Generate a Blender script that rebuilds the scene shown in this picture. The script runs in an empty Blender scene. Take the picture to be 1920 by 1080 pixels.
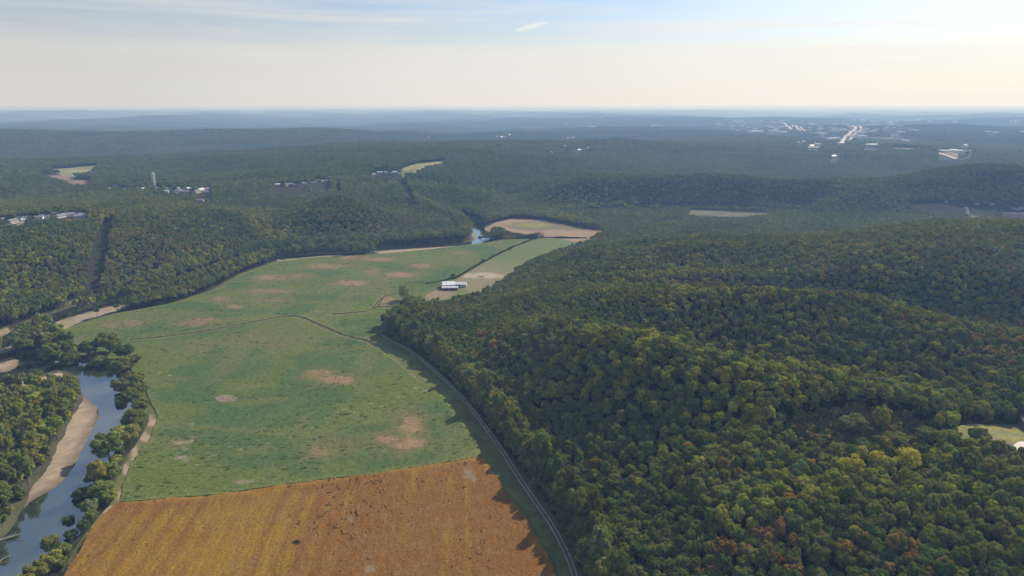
import bpy, bmesh, math, random
import numpy as np
from mathutils import Vector, Matrix
from mathutils.geometry import tessellate_polygon
R = math.radians
random.seed(7)
RNG = np.random.default_rng(11)
SC = bpy.context.scene
COL = SC.collection

# ------------------------------------------------------------------ camera
H = 190.0
FPX = 1280.0
PITCH = R(14.87)
cam_d = bpy.data.cameras.new('camera')
cam_d.sensor_width = 36; cam_d.lens = 24.0
cam_d.clip_start = 1; cam_d.clip_end = 200000
cam = bpy.data.objects.new('camera', cam_d); COL.objects.link(cam)
cam.location = (0, 0, H); cam.rotation_euler = (R(90) - PITCH, 0, 0)
SC.camera = cam

# ------------------------------------------------------------------ light
SUN_AZ, SUN_EL = 43.0, 36.0          # degrees to the right of straight ahead, above the horizon
sun_d = bpy.data.lights.new('sun', 'SUN')
sun_d.energy = 5.0; sun_d.angle = R(0.5); sun_d.color = (1.0, 0.93, 0.80)
sun = bpy.data.objects.new('sun', sun_d); COL.objects.link(sun)
sd = Vector((math.sin(R(SUN_AZ)) * math.cos(R(SUN_EL)), math.cos(R(SUN_AZ)) * math.cos(R(SUN_EL)), math.sin(R(SUN_EL))))
sun.rotation_euler = sd.to_track_quat('Z', 'Y').to_euler(); sun.location = (300, 300, 800)

world = bpy.data.worlds.new('World'); SC.world = world; world.use_nodes = True
def build_world():
    nt = world.node_tree; N = nt.nodes; L = nt.links; N.clear()
    out = N.new('ShaderNodeOutputWorld'); bg = N.new('ShaderNodeBackground')
    sky = N.new('ShaderNodeTexSky'); sky.sky_type = 'NISHITA'; sky.sun_disc = False
    sky.sun_elevation = R(SUN_EL); sky.sun_rotation = R(SUN_AZ)
    sky.altitude = 300; sky.air_density = 1.0; sky.dust_density = 2.0; sky.ozone_density = 1.5
    bg.inputs['Strength'].default_value = 0.10
    geo = N.new('ShaderNodeTexCoord'); sep = N.new('ShaderNodeSeparateXYZ')
    L.new(geo.outputs['Generated'], sep.inputs[0])
    # warm milky air low over the horizon
    ramp = N.new('ShaderNodeValToRGB'); ramp.color_ramp.interpolation = 'EASE'
    e = ramp.color_ramp.elements
    e[0].position = 0.0; e[0].color = (0.93, 0.93, 0.93, 1)
    e[1].position = 0.155; e[1].color = (0.0, 0.0, 0.0, 1)
    m = e.new(0.065); m.color = (0.82, 0.82, 0.82, 1)
    m = e.new(0.10); m.color = (0.45, 0.45, 0.45, 1)
    L.new(sep.outputs['Z'], ramp.inputs[0])
    # the air is brighter towards the sun
    dot = N.new('ShaderNodeVectorMath'); dot.operation = 'DOT_PRODUCT'
    L.new(geo.outputs['Generated'], dot.inputs[0]); dot.inputs[1].default_value = sd
    mr = N.new('ShaderNodeMapRange'); mr.inputs[1].default_value = 0.25; mr.inputs[2].default_value = 0.85
    L.new(dot.outputs['Value'], mr.inputs[0])
    warm = N.new('ShaderNodeMixRGB'); warm.inputs[1].default_value = (7.3, 7.0, 6.4, 1)
    warm.inputs[2].default_value = (9.9, 9.3, 8.1, 1); L.new(mr.outputs[0], warm.inputs[0])
    mix = N.new('ShaderNodeMixRGB'); L.new(ramp.outputs[0], mix.inputs[0])
    sc_ = N.new('ShaderNodeVectorMath'); sc_.operation = 'MULTIPLY'; sc_.inputs[1].default_value = (0.74, 0.98, 1.28); L.new(sky.outputs[0], sc_.inputs[0]); L.new(sc_.outputs[0], mix.inputs[1]); L.new(warm.outputs[0], mix.inputs[2])
    # streaks of thin high cloud
    mp = N.new('ShaderNodeMapping'); mp.inputs['Rotation'].default_value = (R(2), R(-3), R(0))
    mp.inputs['Scale'].default_value = (1.1, 1.1, 20)
    L.new(geo.outputs['Generated'], mp.inputs[0])
    no = N.new('ShaderNodeTexNoise'); no.inputs['Scale'].default_value = 1.9; no.inputs['Detail'].default_value = 6
    no.inputs['Roughness'].default_value = 0.58; no.inputs['Distortion'].default_value = 0.5
    L.new(mp.outputs[0], no.inputs[0])
    cr = N.new('ShaderNodeMapRange'); cr.inputs[1].default_value = 0.42; cr.inputs[2].default_value = 0.72
    cr.inputs[4].default_value = 0.8
    L.new(no.outputs[0], cr.inputs[0])
    cl = N.new('ShaderNodeMixRGB'); L.new(cr.outputs[0], cl.inputs[0]); L.new(mix.outputs[0], cl.inputs[1])
    cw = N.new('ShaderNodeMixRGB'); cw.inputs[1].default_value = (6.6, 6.8, 6.8, 1); cw.inputs[2].default_value = (9.4, 9.1, 8.5, 1)
    L.new(mr.outputs[0], cw.inputs[0]); L.new(cw.outputs[0], cl.inputs[2])
    # one small wisp of cloud
    wd = Vector(ray(996, 50)).normalized()
    wr = Vector((1, 0, 0.24)).normalized(); wn = wd.cross(wr).normalized(); wr = wn.cross(wd)
    def dotn(v):
        d = N.new('ShaderNodeVectorMath'); d.operation = 'DOT_PRODUCT'
        L.new(geo.outputs['Generated'], d.inputs[0]); d.inputs[1].default_value = v; return d.outputs['Value']
    def math_(op, a, b=None, c=None):
        n = N.new('ShaderNodeMath'); n.operation = op
        for i, q in enumerate((a, b, c)):
            if q is None: continue
            if isinstance(q, (int, float)): n.inputs[i].default_value = q
            else: L.new(q, n.inputs[i])
        return n.outputs[0]
    wno = N.new('ShaderNodeTexNoise'); wno.inputs['Scale'].default_value = 60; wno.inputs['Detail'].default_value = 5
    L.new(geo.outputs['Generated'], wno.inputs[0])
    a = math_('MULTIPLY', dotn(tuple(wr)), 1 / 0.030); b = math_('MULTIPLY', dotn(tuple(wn)), 1 / 0.0034)
    q = math_('ADD', math_('MULTIPLY', a, a), math_('MULTIPLY', b, b))
    q = math_('ADD', q, math_('MULTIPLY', math_('SUBTRACT', wno.outputs[0], 0.5), 3.2))
    wm = N.new('ShaderNodeMapRange'); wm.inputs[1].default_value = 1.1; wm.inputs[2].default_value = 0.0; wm.inputs[4].default_value = 0.5
    L.new(q, wm.inputs[0])
    front = math_('GREATER_THAN', dotn(tuple(wd)), 0.9)
    w2 = N.new('ShaderNodeMixRGB'); L.new(math_('MULTIPLY', wm.outputs[0], front), w2.inputs[0])
    L.new(cl.outputs[0], w2.inputs[1]); w2.inputs[2].default_value = (10.0, 9.8, 9.0, 1)
    L.new(w2.outputs[0], bg.inputs['Color']); L.new(bg.outputs[0], out.inputs['Surface'])

SC.view_settings.view_transform = 'Standard'; SC.view_settings.look = 'None'
SC.view_settings.exposure = 0.0; SC.view_settings.gamma = 1.0
SC.cycles.max_bounces = 6; SC.cycles.diffuse_bounces = 2; SC.cycles.glossy_bounces = 2
SC.cycles.transmission_bounces = 2; SC.cycles.volume_bounces = 0; SC.cycles.transparent_max_bounces = 4

def ray(u, v):
    a = (540.0 - v) / FPX
    return ((u - 960.0) / FPX, math.cos(PITCH) + a * math.sin(PITCH), -math.sin(PITCH) + a * math.cos(PITCH))
build_world()
def onz(u, v, z=0.0):
    r = ray(u, v); t = (z - H) / min(r[2], -1e-4)
    return (t * r[0], t * r[1])
def project(x, y, z):
    dz = z - H
    f = y * math.cos(PITCH) - dz * math.sin(PITCH)
    up = y * math.sin(PITCH) + dz * math.cos(PITCH)
    return 960 + FPX * x / f, 540 - FPX * up / f, f

# ------------------------------------------------------------------ noise and polygons
def _hash(ix, iy, s):
    h = (ix.astype(np.int64) * 374761393 + iy.astype(np.int64) * 668265263 + s * 1442695041) & 0xFFFFFFFF
    h = ((h ^ (h >> 13)) * 1274126177) & 0xFFFFFFFF
    return ((h ^ (h >> 16)) & 0xFFFFFF) / float(0xFFFFFF)
def vnoise(x, y, s=0):
    ix = np.floor(x); iy = np.floor(y); fx = x - ix; fy = y - iy
    fx = fx * fx * (3 - 2 * fx); fy = fy * fy * (3 - 2 * fy)
    a = _hash(ix, iy, s); b = _hash(ix + 1, iy, s); c = _hash(ix, iy + 1, s); d = _hash(ix + 1, iy + 1, s)
    return (a * (1 - fx) + b * fx) * (1 - fy) + (c * (1 - fx) + d * fx) * fy
def fbm(x, y, s=0, o=4):
    t = 0; a = 0.5; n = 0
    for i in range(o):
        t = t + a * vnoise(x * 2 ** i + 17.3 * i, y * 2 ** i + 9.1 * i, s + i); n += a; a *= 0.5
    return t / n
def sstep(a, b, x):
    t = np.clip((x - a) / (b - a), 0, 1); return t * t * (3 - 2 * t)
def inpoly(x, y, P):
    r = np.zeros(np.shape(x), bool); n = len(P)
    for i in range(n):
        x1, y1 = P[i]; x2, y2 = P[(i + 1) % n]
        if y1 == y2: continue
        c = ((y1 > y) != (y2 > y)) & (x < (x2 - x1) * (y - y1) / (y2 - y1) + x1)
        r ^= c
    return r
def segdist(x, y, P, closed=True):
    d = np.full(np.shape(x), 1e18); n = len(P)
    for i in range(n if closed else n - 1):
        x1, y1 = P[i]; x2, y2 = P[(i + 1) % n]; dx, dy = x2 - x1, y2 - y1; L2 = dx * dx + dy * dy + 1e-9
        t = np.clip(((x - x1) * dx + (y - y1) * dy) / L2, 0, 1)
        d = np.minimum(d, (x - x1 - t * dx) ** 2 + (y - y1 - t * dy) ** 2)
    return np.sqrt(d)
def sdist(x, y, P):                      # negative inside
    d = segdist(x, y, P); return np.where(inpoly(x, y, P), -d, d)
def pz(L, z=0.0): return [onz(u, v, z) for u, v in L]
def smooth(P, closed=False, k=4):
    n = len(P); o = []
    rng = range(n if closed else n - 1)
    for i in rng:
        g = lambda j: np.array(P[j % n] if closed else P[min(max(j, 0), n - 1)], float)
        p0, p1, p2, p3 = g(i - 1), g(i), g(i + 1), g(i + 2)
        for j in range(k):
            t = j / k
            o.append(tuple(0.5 * ((2 * p1) + (-p0 + p2) * t + (2 * p0 - 5 * p1 + 4 * p2 - p3) * t * t + (-p0 + 3 * p1 - 3 * p2 + p3) * t ** 3)))
    if not closed: o.append(tuple(P[-1]))
    return o

def rough(P, amp=0.8, step=2.5, wl=7.0, seed=0):
    P = np.array(P, float); out = []
    for i in range(len(P)):
        a = P[i]; b = P[(i + 1) % len(P)]; L_ = np.hypot(*(b - a)); n = max(1, int(L_ / step))
        for k in range(n): out.append(a + (b - a) * k / n)
    o = np.array(out); nx = (fbm(o[:, 0] / wl, o[:, 1] / wl, seed, 3) - .5) * 3 * amp; ny = (fbm(o[:, 0] / wl + 40, o[:, 1] / wl, seed + 7, 3) - .5) * 3 * amp
    return [(x + dx, y + dy) for (x, y), dx, dy in zip(o, nx, ny)]
# ------------------------------------------------------------------ layout on the valley floor (z = 0)
GREEN = rough(pz([(108, 622), (130, 640), (172, 668), (240, 690), (268, 720), (282, 757), (296, 785), (280, 825), (250, 862), (230, 905), (222, 944),
            (400, 930), (560, 907), (700, 890), (840, 868), (905, 857), (893, 826), (868, 790), (836, 752), (800, 716), (762, 685), (735, 668), (716, 650), (703, 636),
            (712, 612), (745, 586), (790, 566), (800, 552), (822, 541), (846, 527), (900, 494), (960, 464), (1008, 446), (985, 442), (910, 456), (880, 459), (800, 469), (720, 476),
            (640, 481), (590, 483), (520, 491), (455, 515), (402, 545), (330, 569), (250, 583), (200, 594), (160, 606)]), .45, 3.0, 9, 4)
BROWN = rough(pz([(222, 944), (400, 930), (560, 907), (700, 890), (840, 868), (905, 857), (925, 885), (950, 925), (985, 965), (1004, 1005), (1028, 1040), (1042, 1080), (1062, 1160),
            (80, 1160), (118, 1080), (150, 1035), (172, 990), (200, 960)]), .7, 2.5, 6, 3)
PALE = pz([(850, 530), (905, 494), (965, 463), (1015, 446), (1105, 445)]) + pz([(1108, 448), (1070, 459), (1012, 477), (968, 501), (938, 527), (892, 541)], 9)
FARFIELD = pz([(908, 428), (930, 417), (962, 410), (1010, 412), (1070, 423), (1128, 433)]) + pz([(1130, 436), (1096, 447)], 8) + pz([(1050, 448), (1000, 447), (950, 445), (915, 441)])
YARD = pz([(795, 556), (822, 541), (846, 528), (890, 530), (925, 528)]) + pz([(925, 535), (900, 548), (850, 556), (815, 568), (795, 572)], 8)
STRIP = pz([(700, 633), (720, 652), (745, 668), (800, 710), (855, 762), (885, 800), (910, 857), (945, 915), (1000, 985), (1042, 1060), (1060, 1160),
            (1128, 1160), (1092, 1080), (1052, 990), (994, 905), (932, 830), (876, 752), (816, 692), (770, 654), (735, 636), (712, 628)])
WATER = smooth(pz([(112, 1090), (128, 1040), (150, 1000), (168, 950), (190, 895), (214, 850), (236, 800), (250, 760), (243, 725), (226, 700), (196, 684), (150, 680), (100, 676),
                   (60, 672), (38, 682), (12, 697), (-60, 705), (-60, 735), (20, 712), (62, 708), (110, 694), (146, 706), (152, 735), (166, 752), (186, 772), (168, 810), (150, 845),
                   (133, 880), (100, 915), (50, 944), (25, 985), (0, 1012), (-60, 1060), (-90, 1160), (70, 1160)], -2), True, 3)
SANDBAR_ = pz([(158, 742), (180, 764), (183, 780), (168, 815), (155, 850), (138, 885), (102, 922), (50, 952), (52, 925), (84, 890), (106, 850), (128, 800), (148, 765)], -1.5)
SANDBAR = rough(SANDBAR_, 1.0, 2.0, 8, 5)
BACKRIVER = smooth(pz([(868, 407), (884, 416), (896, 428), (904, 438), (905, 448), (890, 455), (845, 459), (780, 463), (700, 468), (600, 474), (520, 480), (440, 498), (370, 522),
                    (290, 548), (215, 562), (150, 578), (80, 604), (10, 640), (-80, 690)], -2), False, 3)
BACKHALF = 11.0
SPIT = [(-40, 714), (20, 712), (62, 708), (110, 696), (140, 704), (142, 716), (110, 712), (62, 722), (20, 728), (-40, 735)]
BARS = [pz(SPIT), pz([(104, 601), (150, 588), (205, 575), (236, 566), (246, 573), (225, 582), (160, 600), (112, 622), (100, 618)]),
        pz([(518, 486), (570, 482), (640, 477), (646, 481), (590, 484), (520, 492)]),
        pz([(700, 471), (760, 464), (820, 460), (870, 457), (893, 455), (890, 460), (800, 468), (715, 477)]),
        pz([(-20, 622), (12, 612), (24, 620), (14, 640), (24, 652), (0, 662), (-20, 665)]),
        pz([(-40, 690), (0, 676), (22, 668), (36, 674), (30, 686), (5, 697), (-40, 706)]),
        pz([(130, 566), (160, 556), (186, 548), (186, 556), (160, 566), (135, 572)]),
        pz([(240, 532), (275, 522), (303, 514), (303, 521), (262, 534), (240, 540)]),
        pz([(884, 438), (892, 430), (899, 436), (896, 444), (902, 452), (893, 455)])]
MARGIN = rough(pz([(283, 752), (299, 783), (302, 790), (284, 822), (254, 860), (238, 903), (234, 944), (214, 952), (160, 1010), (112, 1090), (98, 1085), (150, 1010), (200, 950), (218, 900), (244, 850), (268, 815), (280, 790)]), .8, 2, 6, 9)
TRACK = smooth(pz([(716, 628), (735, 640), (765, 655), (800, 683), (838, 717), (872, 752), (900, 788), (925, 822), (948, 856), (976, 900), (1002, 938), (1030, 978), (1052, 1017), (1068, 1052), (1080, 1090), (1090, 1150)]), False, 4)
VALLEY = pz([(-200, 1300), (-350, 800), (-200, 640), (0, 590), (130, 560), (250, 535), (400, 505), (520, 472), (700, 456), (860, 430), (862, 402), (960, 396), (1130, 396), (1330, 392), (1500, 396), (1420, 408), (1200, 425)]) + pz([(1115, 449), (1070, 462), (1025, 478), (980, 503), (950, 530), (900, 556), (850, 568)], 9) + pz([(790, 592), (750, 610), (735, 625), (790, 672), (850, 720), (905, 785), (960, 860), (1010, 930), (1060, 1000), (1100, 1080), (1140, 1300)])

# ------------------------------------------------------------------ terrain heights from crest and floor points
CP = []                                                   # (angle, ln distance, z)
def cp(u, v, z, top=10.0, behind=0.0, dr=0.10):
    r = ray(u, v); t = (z + top - H) / r[2]; x, y = t * r[0], t * r[1]
    CP.append((math.atan2(x, y), math.log(math.hypot(x, y)), z))
    if behind: CP.append((math.atan2(x, y), math.log(math.hypot(x, y) * (1 + dr)), z - behind))
for a in [(1200, 1080, 5), (1500, 1080, 14), (1900, 1080, 22), (1120, 950, 4), (1300, 950, 16), (1600, 960, 24), (1900, 960, 28), (1050, 840, 8), (1180, 790, 16), (1300, 800, 24, 0), (1500, 810, 29, 0), (1700, 815, 31, 0), (1900, 830, 33, 0),
          (850, 690, 10), (960, 740, 14)]: cp(*a)
for a in [(850, 614, 10), (1000, 612, 26), (1150, 632, 40), (1280, 668, 42), (1400, 694, 41), (1520, 706, 40), (1650, 722, 39), (1740, 740, 37)]: cp(*a, 10, a[2] * .68, 0.17)
for a in [(900, 547, 8), (960, 532, 16), (1100, 527, 32), (1250, 532, 42), (1400, 543, 45), (1540, 554, 46), (1680, 566, 45), (1800, 590, 42), (1913, 613, 40)]: cp(*a, 10, a[2] * .7, 0.16)
for a in [(960, 510, 6), (1000, 487, 12), (1080, 463, 24), (1150, 449, 36), (1300, 436, 46), (1500, 429, 50), (1700, 414, 54), (1920, 412, 57)]: cp(*a, 10, 32, 0.13)
for a in [(1600, 500, 40), (1880, 505, 46), (1300, 480, 34)]: cp(*a)
for a in [(1330, 402, 3, 0), (1500, 400, 6, 0), (1200, 400, 2, 0), (1750, 392, 14, 0), (1900, 395, 16, 0), (1600, 385, 10), (1250, 380, 5), (1050, 385, 4)]: cp(*a)
for a in [(1240, 334, 46), (1330, 321, 59), (1410, 333, 48)]: cp(*a, 10, 42, 0.14)
cp(1330, 352, 8); cp(1240, 356, 8); cp(1430, 350, 8)
for a in [(1650, 346, 42), (1750, 332, 56), (1850, 330, 60), (1920, 336, 58)]: cp(*a, 10, 36, 0.14)
cp(1700, 376, 14); cp(1850, 372, 22)
for a in [(0, 560, 4), (150, 530, 6), (300, 500, 6), (450, 480, 4), (600, 462, 3), (800, 440, 3),
          (0, 500, 22), (150, 480, 26), (300, 470, 26), (430, 452, 20), (0, 425, 46), (100, 420, 47, 3), (165, 415, 46, 3), (350, 405, 44), (460, 400, 36), (505, 400, 18), (525, 440, 5), (505, 380, 24),
          (600, 375, 46), (680, 400, 30), (780, 400, 12), (720, 428, 6), (850, 400, 5)]: cp(*a)
for a in [(620, 366, 52), (700, 385, 38)]: cp(*a, 10, 26, 0.12)
for a in [(820, 345, 50), (900, 350, 46), (960, 372, 26), (1060, 340, 36), (1150, 330, 40)]: cp(*a, 10, 24, 0.14)
for a in [(60, 370, 44), (220, 358, 46, 3), (380, 360, 46, 3), (540, 350, 46, 3), (130, 318, 50, 3), (130, 338, 46, 3), (790, 313, 66, 3), (720, 325, 56, 3), (300, 310, 48), (500, 310, 50), (1000, 310, 44), (1500, 300, 36), (1790, 292, 52, 3)]: cp(*a)
for a in [(250, 286, 54), (400, 280, 60), (520, 276, 64), (640, 265, 70), (900, 264, 68), (1100, 262, 62)]: cp(*a, 10, 40, 0.17)
for a in [(100, 240, 84), (300, 238, 90), (480, 237, 88), (640, 245, 70)]: cp(*a, 8, 45, 0.2)
for a in [(1575, 272, 38, 0), (1600, 240, 66, 0), (1470, 235, 60, 0), (1500, 246, 55, 0), (1750, 240, 60, 0)]: cp(*a)
for az in (-0.8, -0.4, 0, 0.4, 0.8):
    CP.append((az, math.log(14000), 60)); CP.append((az, math.log(30000), 60)); CP.append((az, math.log(70000), 60))
for az in (-0.95, 1.0): 
    for rr, z in ((200, 4 if az < 0 else 24), (500, 10 if az < 0 else 45), (1200, 40), (3000, 45)): CP.append((az, math.log(rr), z))
CPn = np.array(CP)
def tps_fit(P, lam=0.0008):
    n = len(P); d = np.hypot(P[:, None, 0] - P[None, :, 0], P[:, None, 1] - P[None, :, 1])
    K = np.where(d > 0, d * d * np.log(d + 1e-12), 0) + lam * np.eye(n)
    A = np.zeros((n + 3, n + 3)); A[:n, :n] = K; A[:n, n] = 1; A[:n, n + 1:] = P[:, :2]; A[n, :n] = 1; A[n + 1:, :n] = P[:, :2].T
    return np.linalg.solve(A, np.concatenate([P[:, 2], [0, 0, 0]]))
TW = tps_fit(CPn)
def tps(a, l):
    z = TW[len(CPn)] + TW[-2] * a + TW[-1] * l
    for (ca, cl, _), w in zip(CP, TW):
        d2 = (a - ca) ** 2 + (l - cl) ** 2
        z = z + w * 0.5 * d2 * np.log(d2 + 1e-12)
    return z
NR, NA, R0, R1, AM = 1150, 860, 130.0, 70000.0, R(62)
LR = np.linspace(math.log(R0), math.log(R1), NR); AA = np.linspace(-AM, AM, NA)
gl, ga = np.meshgrid(LR, AA, indexing='ij')
GX = np.exp(gl) * np.sin(ga); GY = np.exp(gl) * np.cos(ga)
# spline on a coarse grid, then bilinear: it is smooth
cl_, ca_ = np.meshgrid(np.linspace(LR[0], LR[-1], 260), np.linspace(-AM, AM, 220), indexing='ij')
CZ = tps(ca_, cl_)
def bil(Z, l, a, l0, l1, a0, a1):
    n, m = Z.shape; i = np.clip((l - l0) / (l1 - l0) * (n - 1), 0, n - 1.001); j = np.clip((a - a0) / (a1 - a0) * (m - 1), 0, m - 1.001)
    i0 = i.astype(int); j0 = j.astype(int); fi = i - i0; fj = j - j0
    return (Z[i0, j0] * (1 - fi) + Z[i0 + 1, j0] * fi) * (1 - fj) + (Z[i0, j0 + 1] * (1 - fi) + Z[i0 + 1, j0 + 1] * fi) * fj
Z = bil(CZ, gl, ga, LR[0], LR[-1], -AM, AM)
rr = np.exp(gl)
# relief detail
n1 = fbm(GX / 420, GY / 420, 3, 4) - 0.5; n2 = fbm(GX / 130, GY / 130, 9, 3) - 0.5
n3 = fbm(GX / 1900, GY / 1900, 21, 4) - 0.5; n4 = 1 - np.abs(fbm(GX / 3000, GY / 5200, 33, 5) * 2 - 1) * 2
spur = 1 - np.abs(fbm(GX / 330 - GY / 700, GY / 150 + GX / 600, 91, 3) * 2 - 1) * 2.2
Z = Z + (spur - .4) * 15 * sstep(330, 480, rr) * (1 - sstep(1100, 2000, rr)) * (GX > 0) * sstep(0, 60, GX) + n1 * (9 + 27 * sstep(900, 2500, rr)) + (fbm(GX / 800, GY / 650, 55, 3) - .5) * 44 * sstep(1000, 1600, rr) + n2 * 6 * sstep(150, 600, rr) + n3 * 95 * sstep(1700, 4200, rr) + (n4 - 0.5) * 34 * 1.9 * sstep(4500, 9000, rr) 
Z = np.clip(Z, 1.0, 135)
dv = np.full(GX.shape, 1e6); near = rr < 4000
dv[near] = sdist(GX[near], GY[near], VALLEY)
Z = Z * sstep(0, 75, dv)
# river channels
def carve(x, y, z):
    d = sdist(x, y, WATER); db = segdist(x, y, BACKRIVER, False) - BACKHALF
    gent = sdist(x, y, SANDBAR) < 6
    for b in BARS: gent |= sdist(x, y, b) < 5
    sl = np.where(gent, 0.10, 0.45)
    bank = np.minimum(np.where(d > 0, -2 + d * sl, -2 + np.maximum(d * 0.35, -2.0)), np.where(db > 0, -2 + db * sl, -2 + np.maximum(db * 0.35, -2.0)))
    return np.minimum(z, bank)
lo = rr < 2000
Z[lo] = carve(GX[lo], GY[lo], Z[lo])
def hgt(x, y):
    x = np.asarray(x, float); y = np.asarray(y, float)
    return bil(Z, np.log(np.hypot(x, y) + 1e-9), np.arctan2(x, y), LR[0], LR[-1], -AM, AM)
TT = np.exp(np.linspace(math.log(140), math.log(60000), 3000))
def hit(u, v, dz=0.0):
    r = ray(u, v); t = TT / math.hypot(r[0], r[1]); zz = H + t * r[2]
    g = hgt(t * r[0], t * r[1]) + dz; k = np.argmax(zz < g)
    if k == 0: k = len(t) - 1
    a = zz[k - 1] - g[k - 1]; b = g[k] - zz[k]; q = t[k - 1] + (t[k] - t[k - 1]) * a / max(a + b, 1e-9)
    return (q * r[0], q * r[1])
def ph(L): return [hit(p[0], p[1], p[2] if len(p) > 2 else 0.0) for p in L]

# ------------------------------------------------------------------ helpers
def tag(o, label=None, cat=None, group=None, kind=None):
    for k, v in (('label', label), ('category', cat), ('group', group), ('kind', kind)):
        if v: o[k] = v
    return o
def mesh_np(name, V, F, mats, parent=None, col=None, smooth_=False, mi=None):
    me = bpy.data.meshes.new(name); V = np.asarray(V, np.float32); F = np.asarray(F, np.int32)
    me.vertices.add(len(V)); me.vertices.foreach_set('co', V.ravel())
    k = F.shape[1]; me.loops.add(F.size); me.loops.foreach_set('vertex_index', F.ravel())
    me.polygons.add(len(F)); me.polygons.foreach_set('loop_start', np.arange(0, F.size, k, dtype=np.int32))
    me.polygons.foreach_set('use_smooth', np.full(len(F), smooth_, bool))
    if mi is not None: me.polygons.foreach_set('material_index', np.asarray(mi, np.int32))
    if col is not None:
        at = me.color_attributes.new('col', 'FLOAT_COLOR', 'POINT')
        c = np.ones((len(V), 4), np.float32); c[:, :3] = col; at.data.foreach_set('color', c.ravel())
    me.update(calc_edges=True)
    for m in (mats if isinstance(mats, (list, tuple)) else [mats]): me.materials.append(m)
    o = bpy.data.objects.new(name, me)
    if parent is not False: COL.objects.link(o); o.parent = parent
    return o
def empty(name, loc, rz=0):
    o = bpy.data.objects.new(name, None); COL.objects.link(o); o.location = loc; o.rotation_euler = (0, 0, rz)
    o.empty_display_size = 1; return o
def copy_tree(o, parent=None):
    c = o.copy(); COL.objects.link(c); c.parent = parent
    for ch in list(o.children): copy_tree(ch, c)
    return c
class MB:
    def __init__(s): s.v = []; s.f = []
    def box(s, x0, x1, y0, y1, z0, z1):
        n = len(s.v); s.v += [(x, y, z) for z in (z0, z1) for x, y in ((x0, y0), (x1, y0), (x1, y1), (x0, y1))]
        s.f += [tuple(n + i for i in q) for q in ((3, 2, 1, 0), (4, 5, 6, 7), (0, 1, 5, 4), (1, 2, 6, 5), (2, 3, 7, 6), (3, 0, 4, 7))]; return s
    def poly(s, vs, fs):
        n = len(s.v); s.v += list(vs); s.f += [tuple(n + i for i in q) for q in fs]; return s
    def tube(s, pts, rad, n=8, caps=True):
        b = len(s.v); pts = [Vector(p) for p in pts]
        for i, p in enumerate(pts):
            d = (pts[min(i + 1, len(pts) - 1)] - pts[max(i - 1, 0)]).normalized()
            a = d.orthogonal().normalized(); c = d.cross(a); r = rad[i] if isinstance(rad, (list, tuple)) else rad
            s.v += [tuple(p + a * math.cos(k * 2 * math.pi / n) * r + c * math.sin(k * 2 * math.pi / n) * r) for k in range(n)]
        for i in range(len(pts) - 1):
            for k in range(n): s.f.append((b + i * n + k, b + i * n + (k + 1) % n, b + (i + 1) * n + (k + 1) % n, b + (i + 1) * n + k))
        if caps: s.f.append(tuple(b + k for k in reversed(range(n)))); s.f.append(tuple(b + (len(pts) - 1) * n + k for k in range(n)))
        return s
    def build(s, name, mat, parent=None):
        me = bpy.data.meshes.new(name); me.from_pydata(s.v, [], s.f); me.update(); me.materials.append(mat)
        o = bpy.data.objects.new(name, me); COL.objects.link(o); o.parent = parent; return o
def ribbon(name, P, width, mat, z0, ncross=5, cf=None, kind='structure', step=None):
    P = np.array(P, float); s = np.concatenate([[0], np.cumsum(np.hypot(*(np.diff(P, axis=0).T)))])
    n = max(2, int(s[-1] / (step or 2.0))); q = np.linspace(0, s[-1], n)
    x = np.interp(q, s, P[:, 0]); y = np.interp(q, s, P[:, 1])
    tx = np.gradient(x); ty = np.gradient(y); L = np.hypot(tx, ty) + 1e-9; nx, ny = ty / L, -tx / L
    c = np.linspace(-0.5, 0.5, ncross)
    wv = width * (1 + 0.0 * q); X = x[:, None] + nx[:, None] * c * wv[:, None]; Y = y[:, None] + ny[:, None] * c * wv[:, None]
    Zr = hgt(X, Y) + z0
    V = np.stack([X, Y, Zr], -1).reshape(-1, 3); idx = np.arange(n * ncross).reshape(n, ncross)
    F = np.stack([idx[:-1, :-1], idx[:-1, 1:], idx[1:, 1:], idx[1:, :-1]], -1).reshape(-1, 4)
    colr = cf(X.ravel(), Y.ravel(), np.broadcast_to(c * width, X.shape).ravel()) if cf else None
    o = mesh_np(name, V, F, mat, None, colr)
    if kind: o['kind'] = kind
    return o
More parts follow.
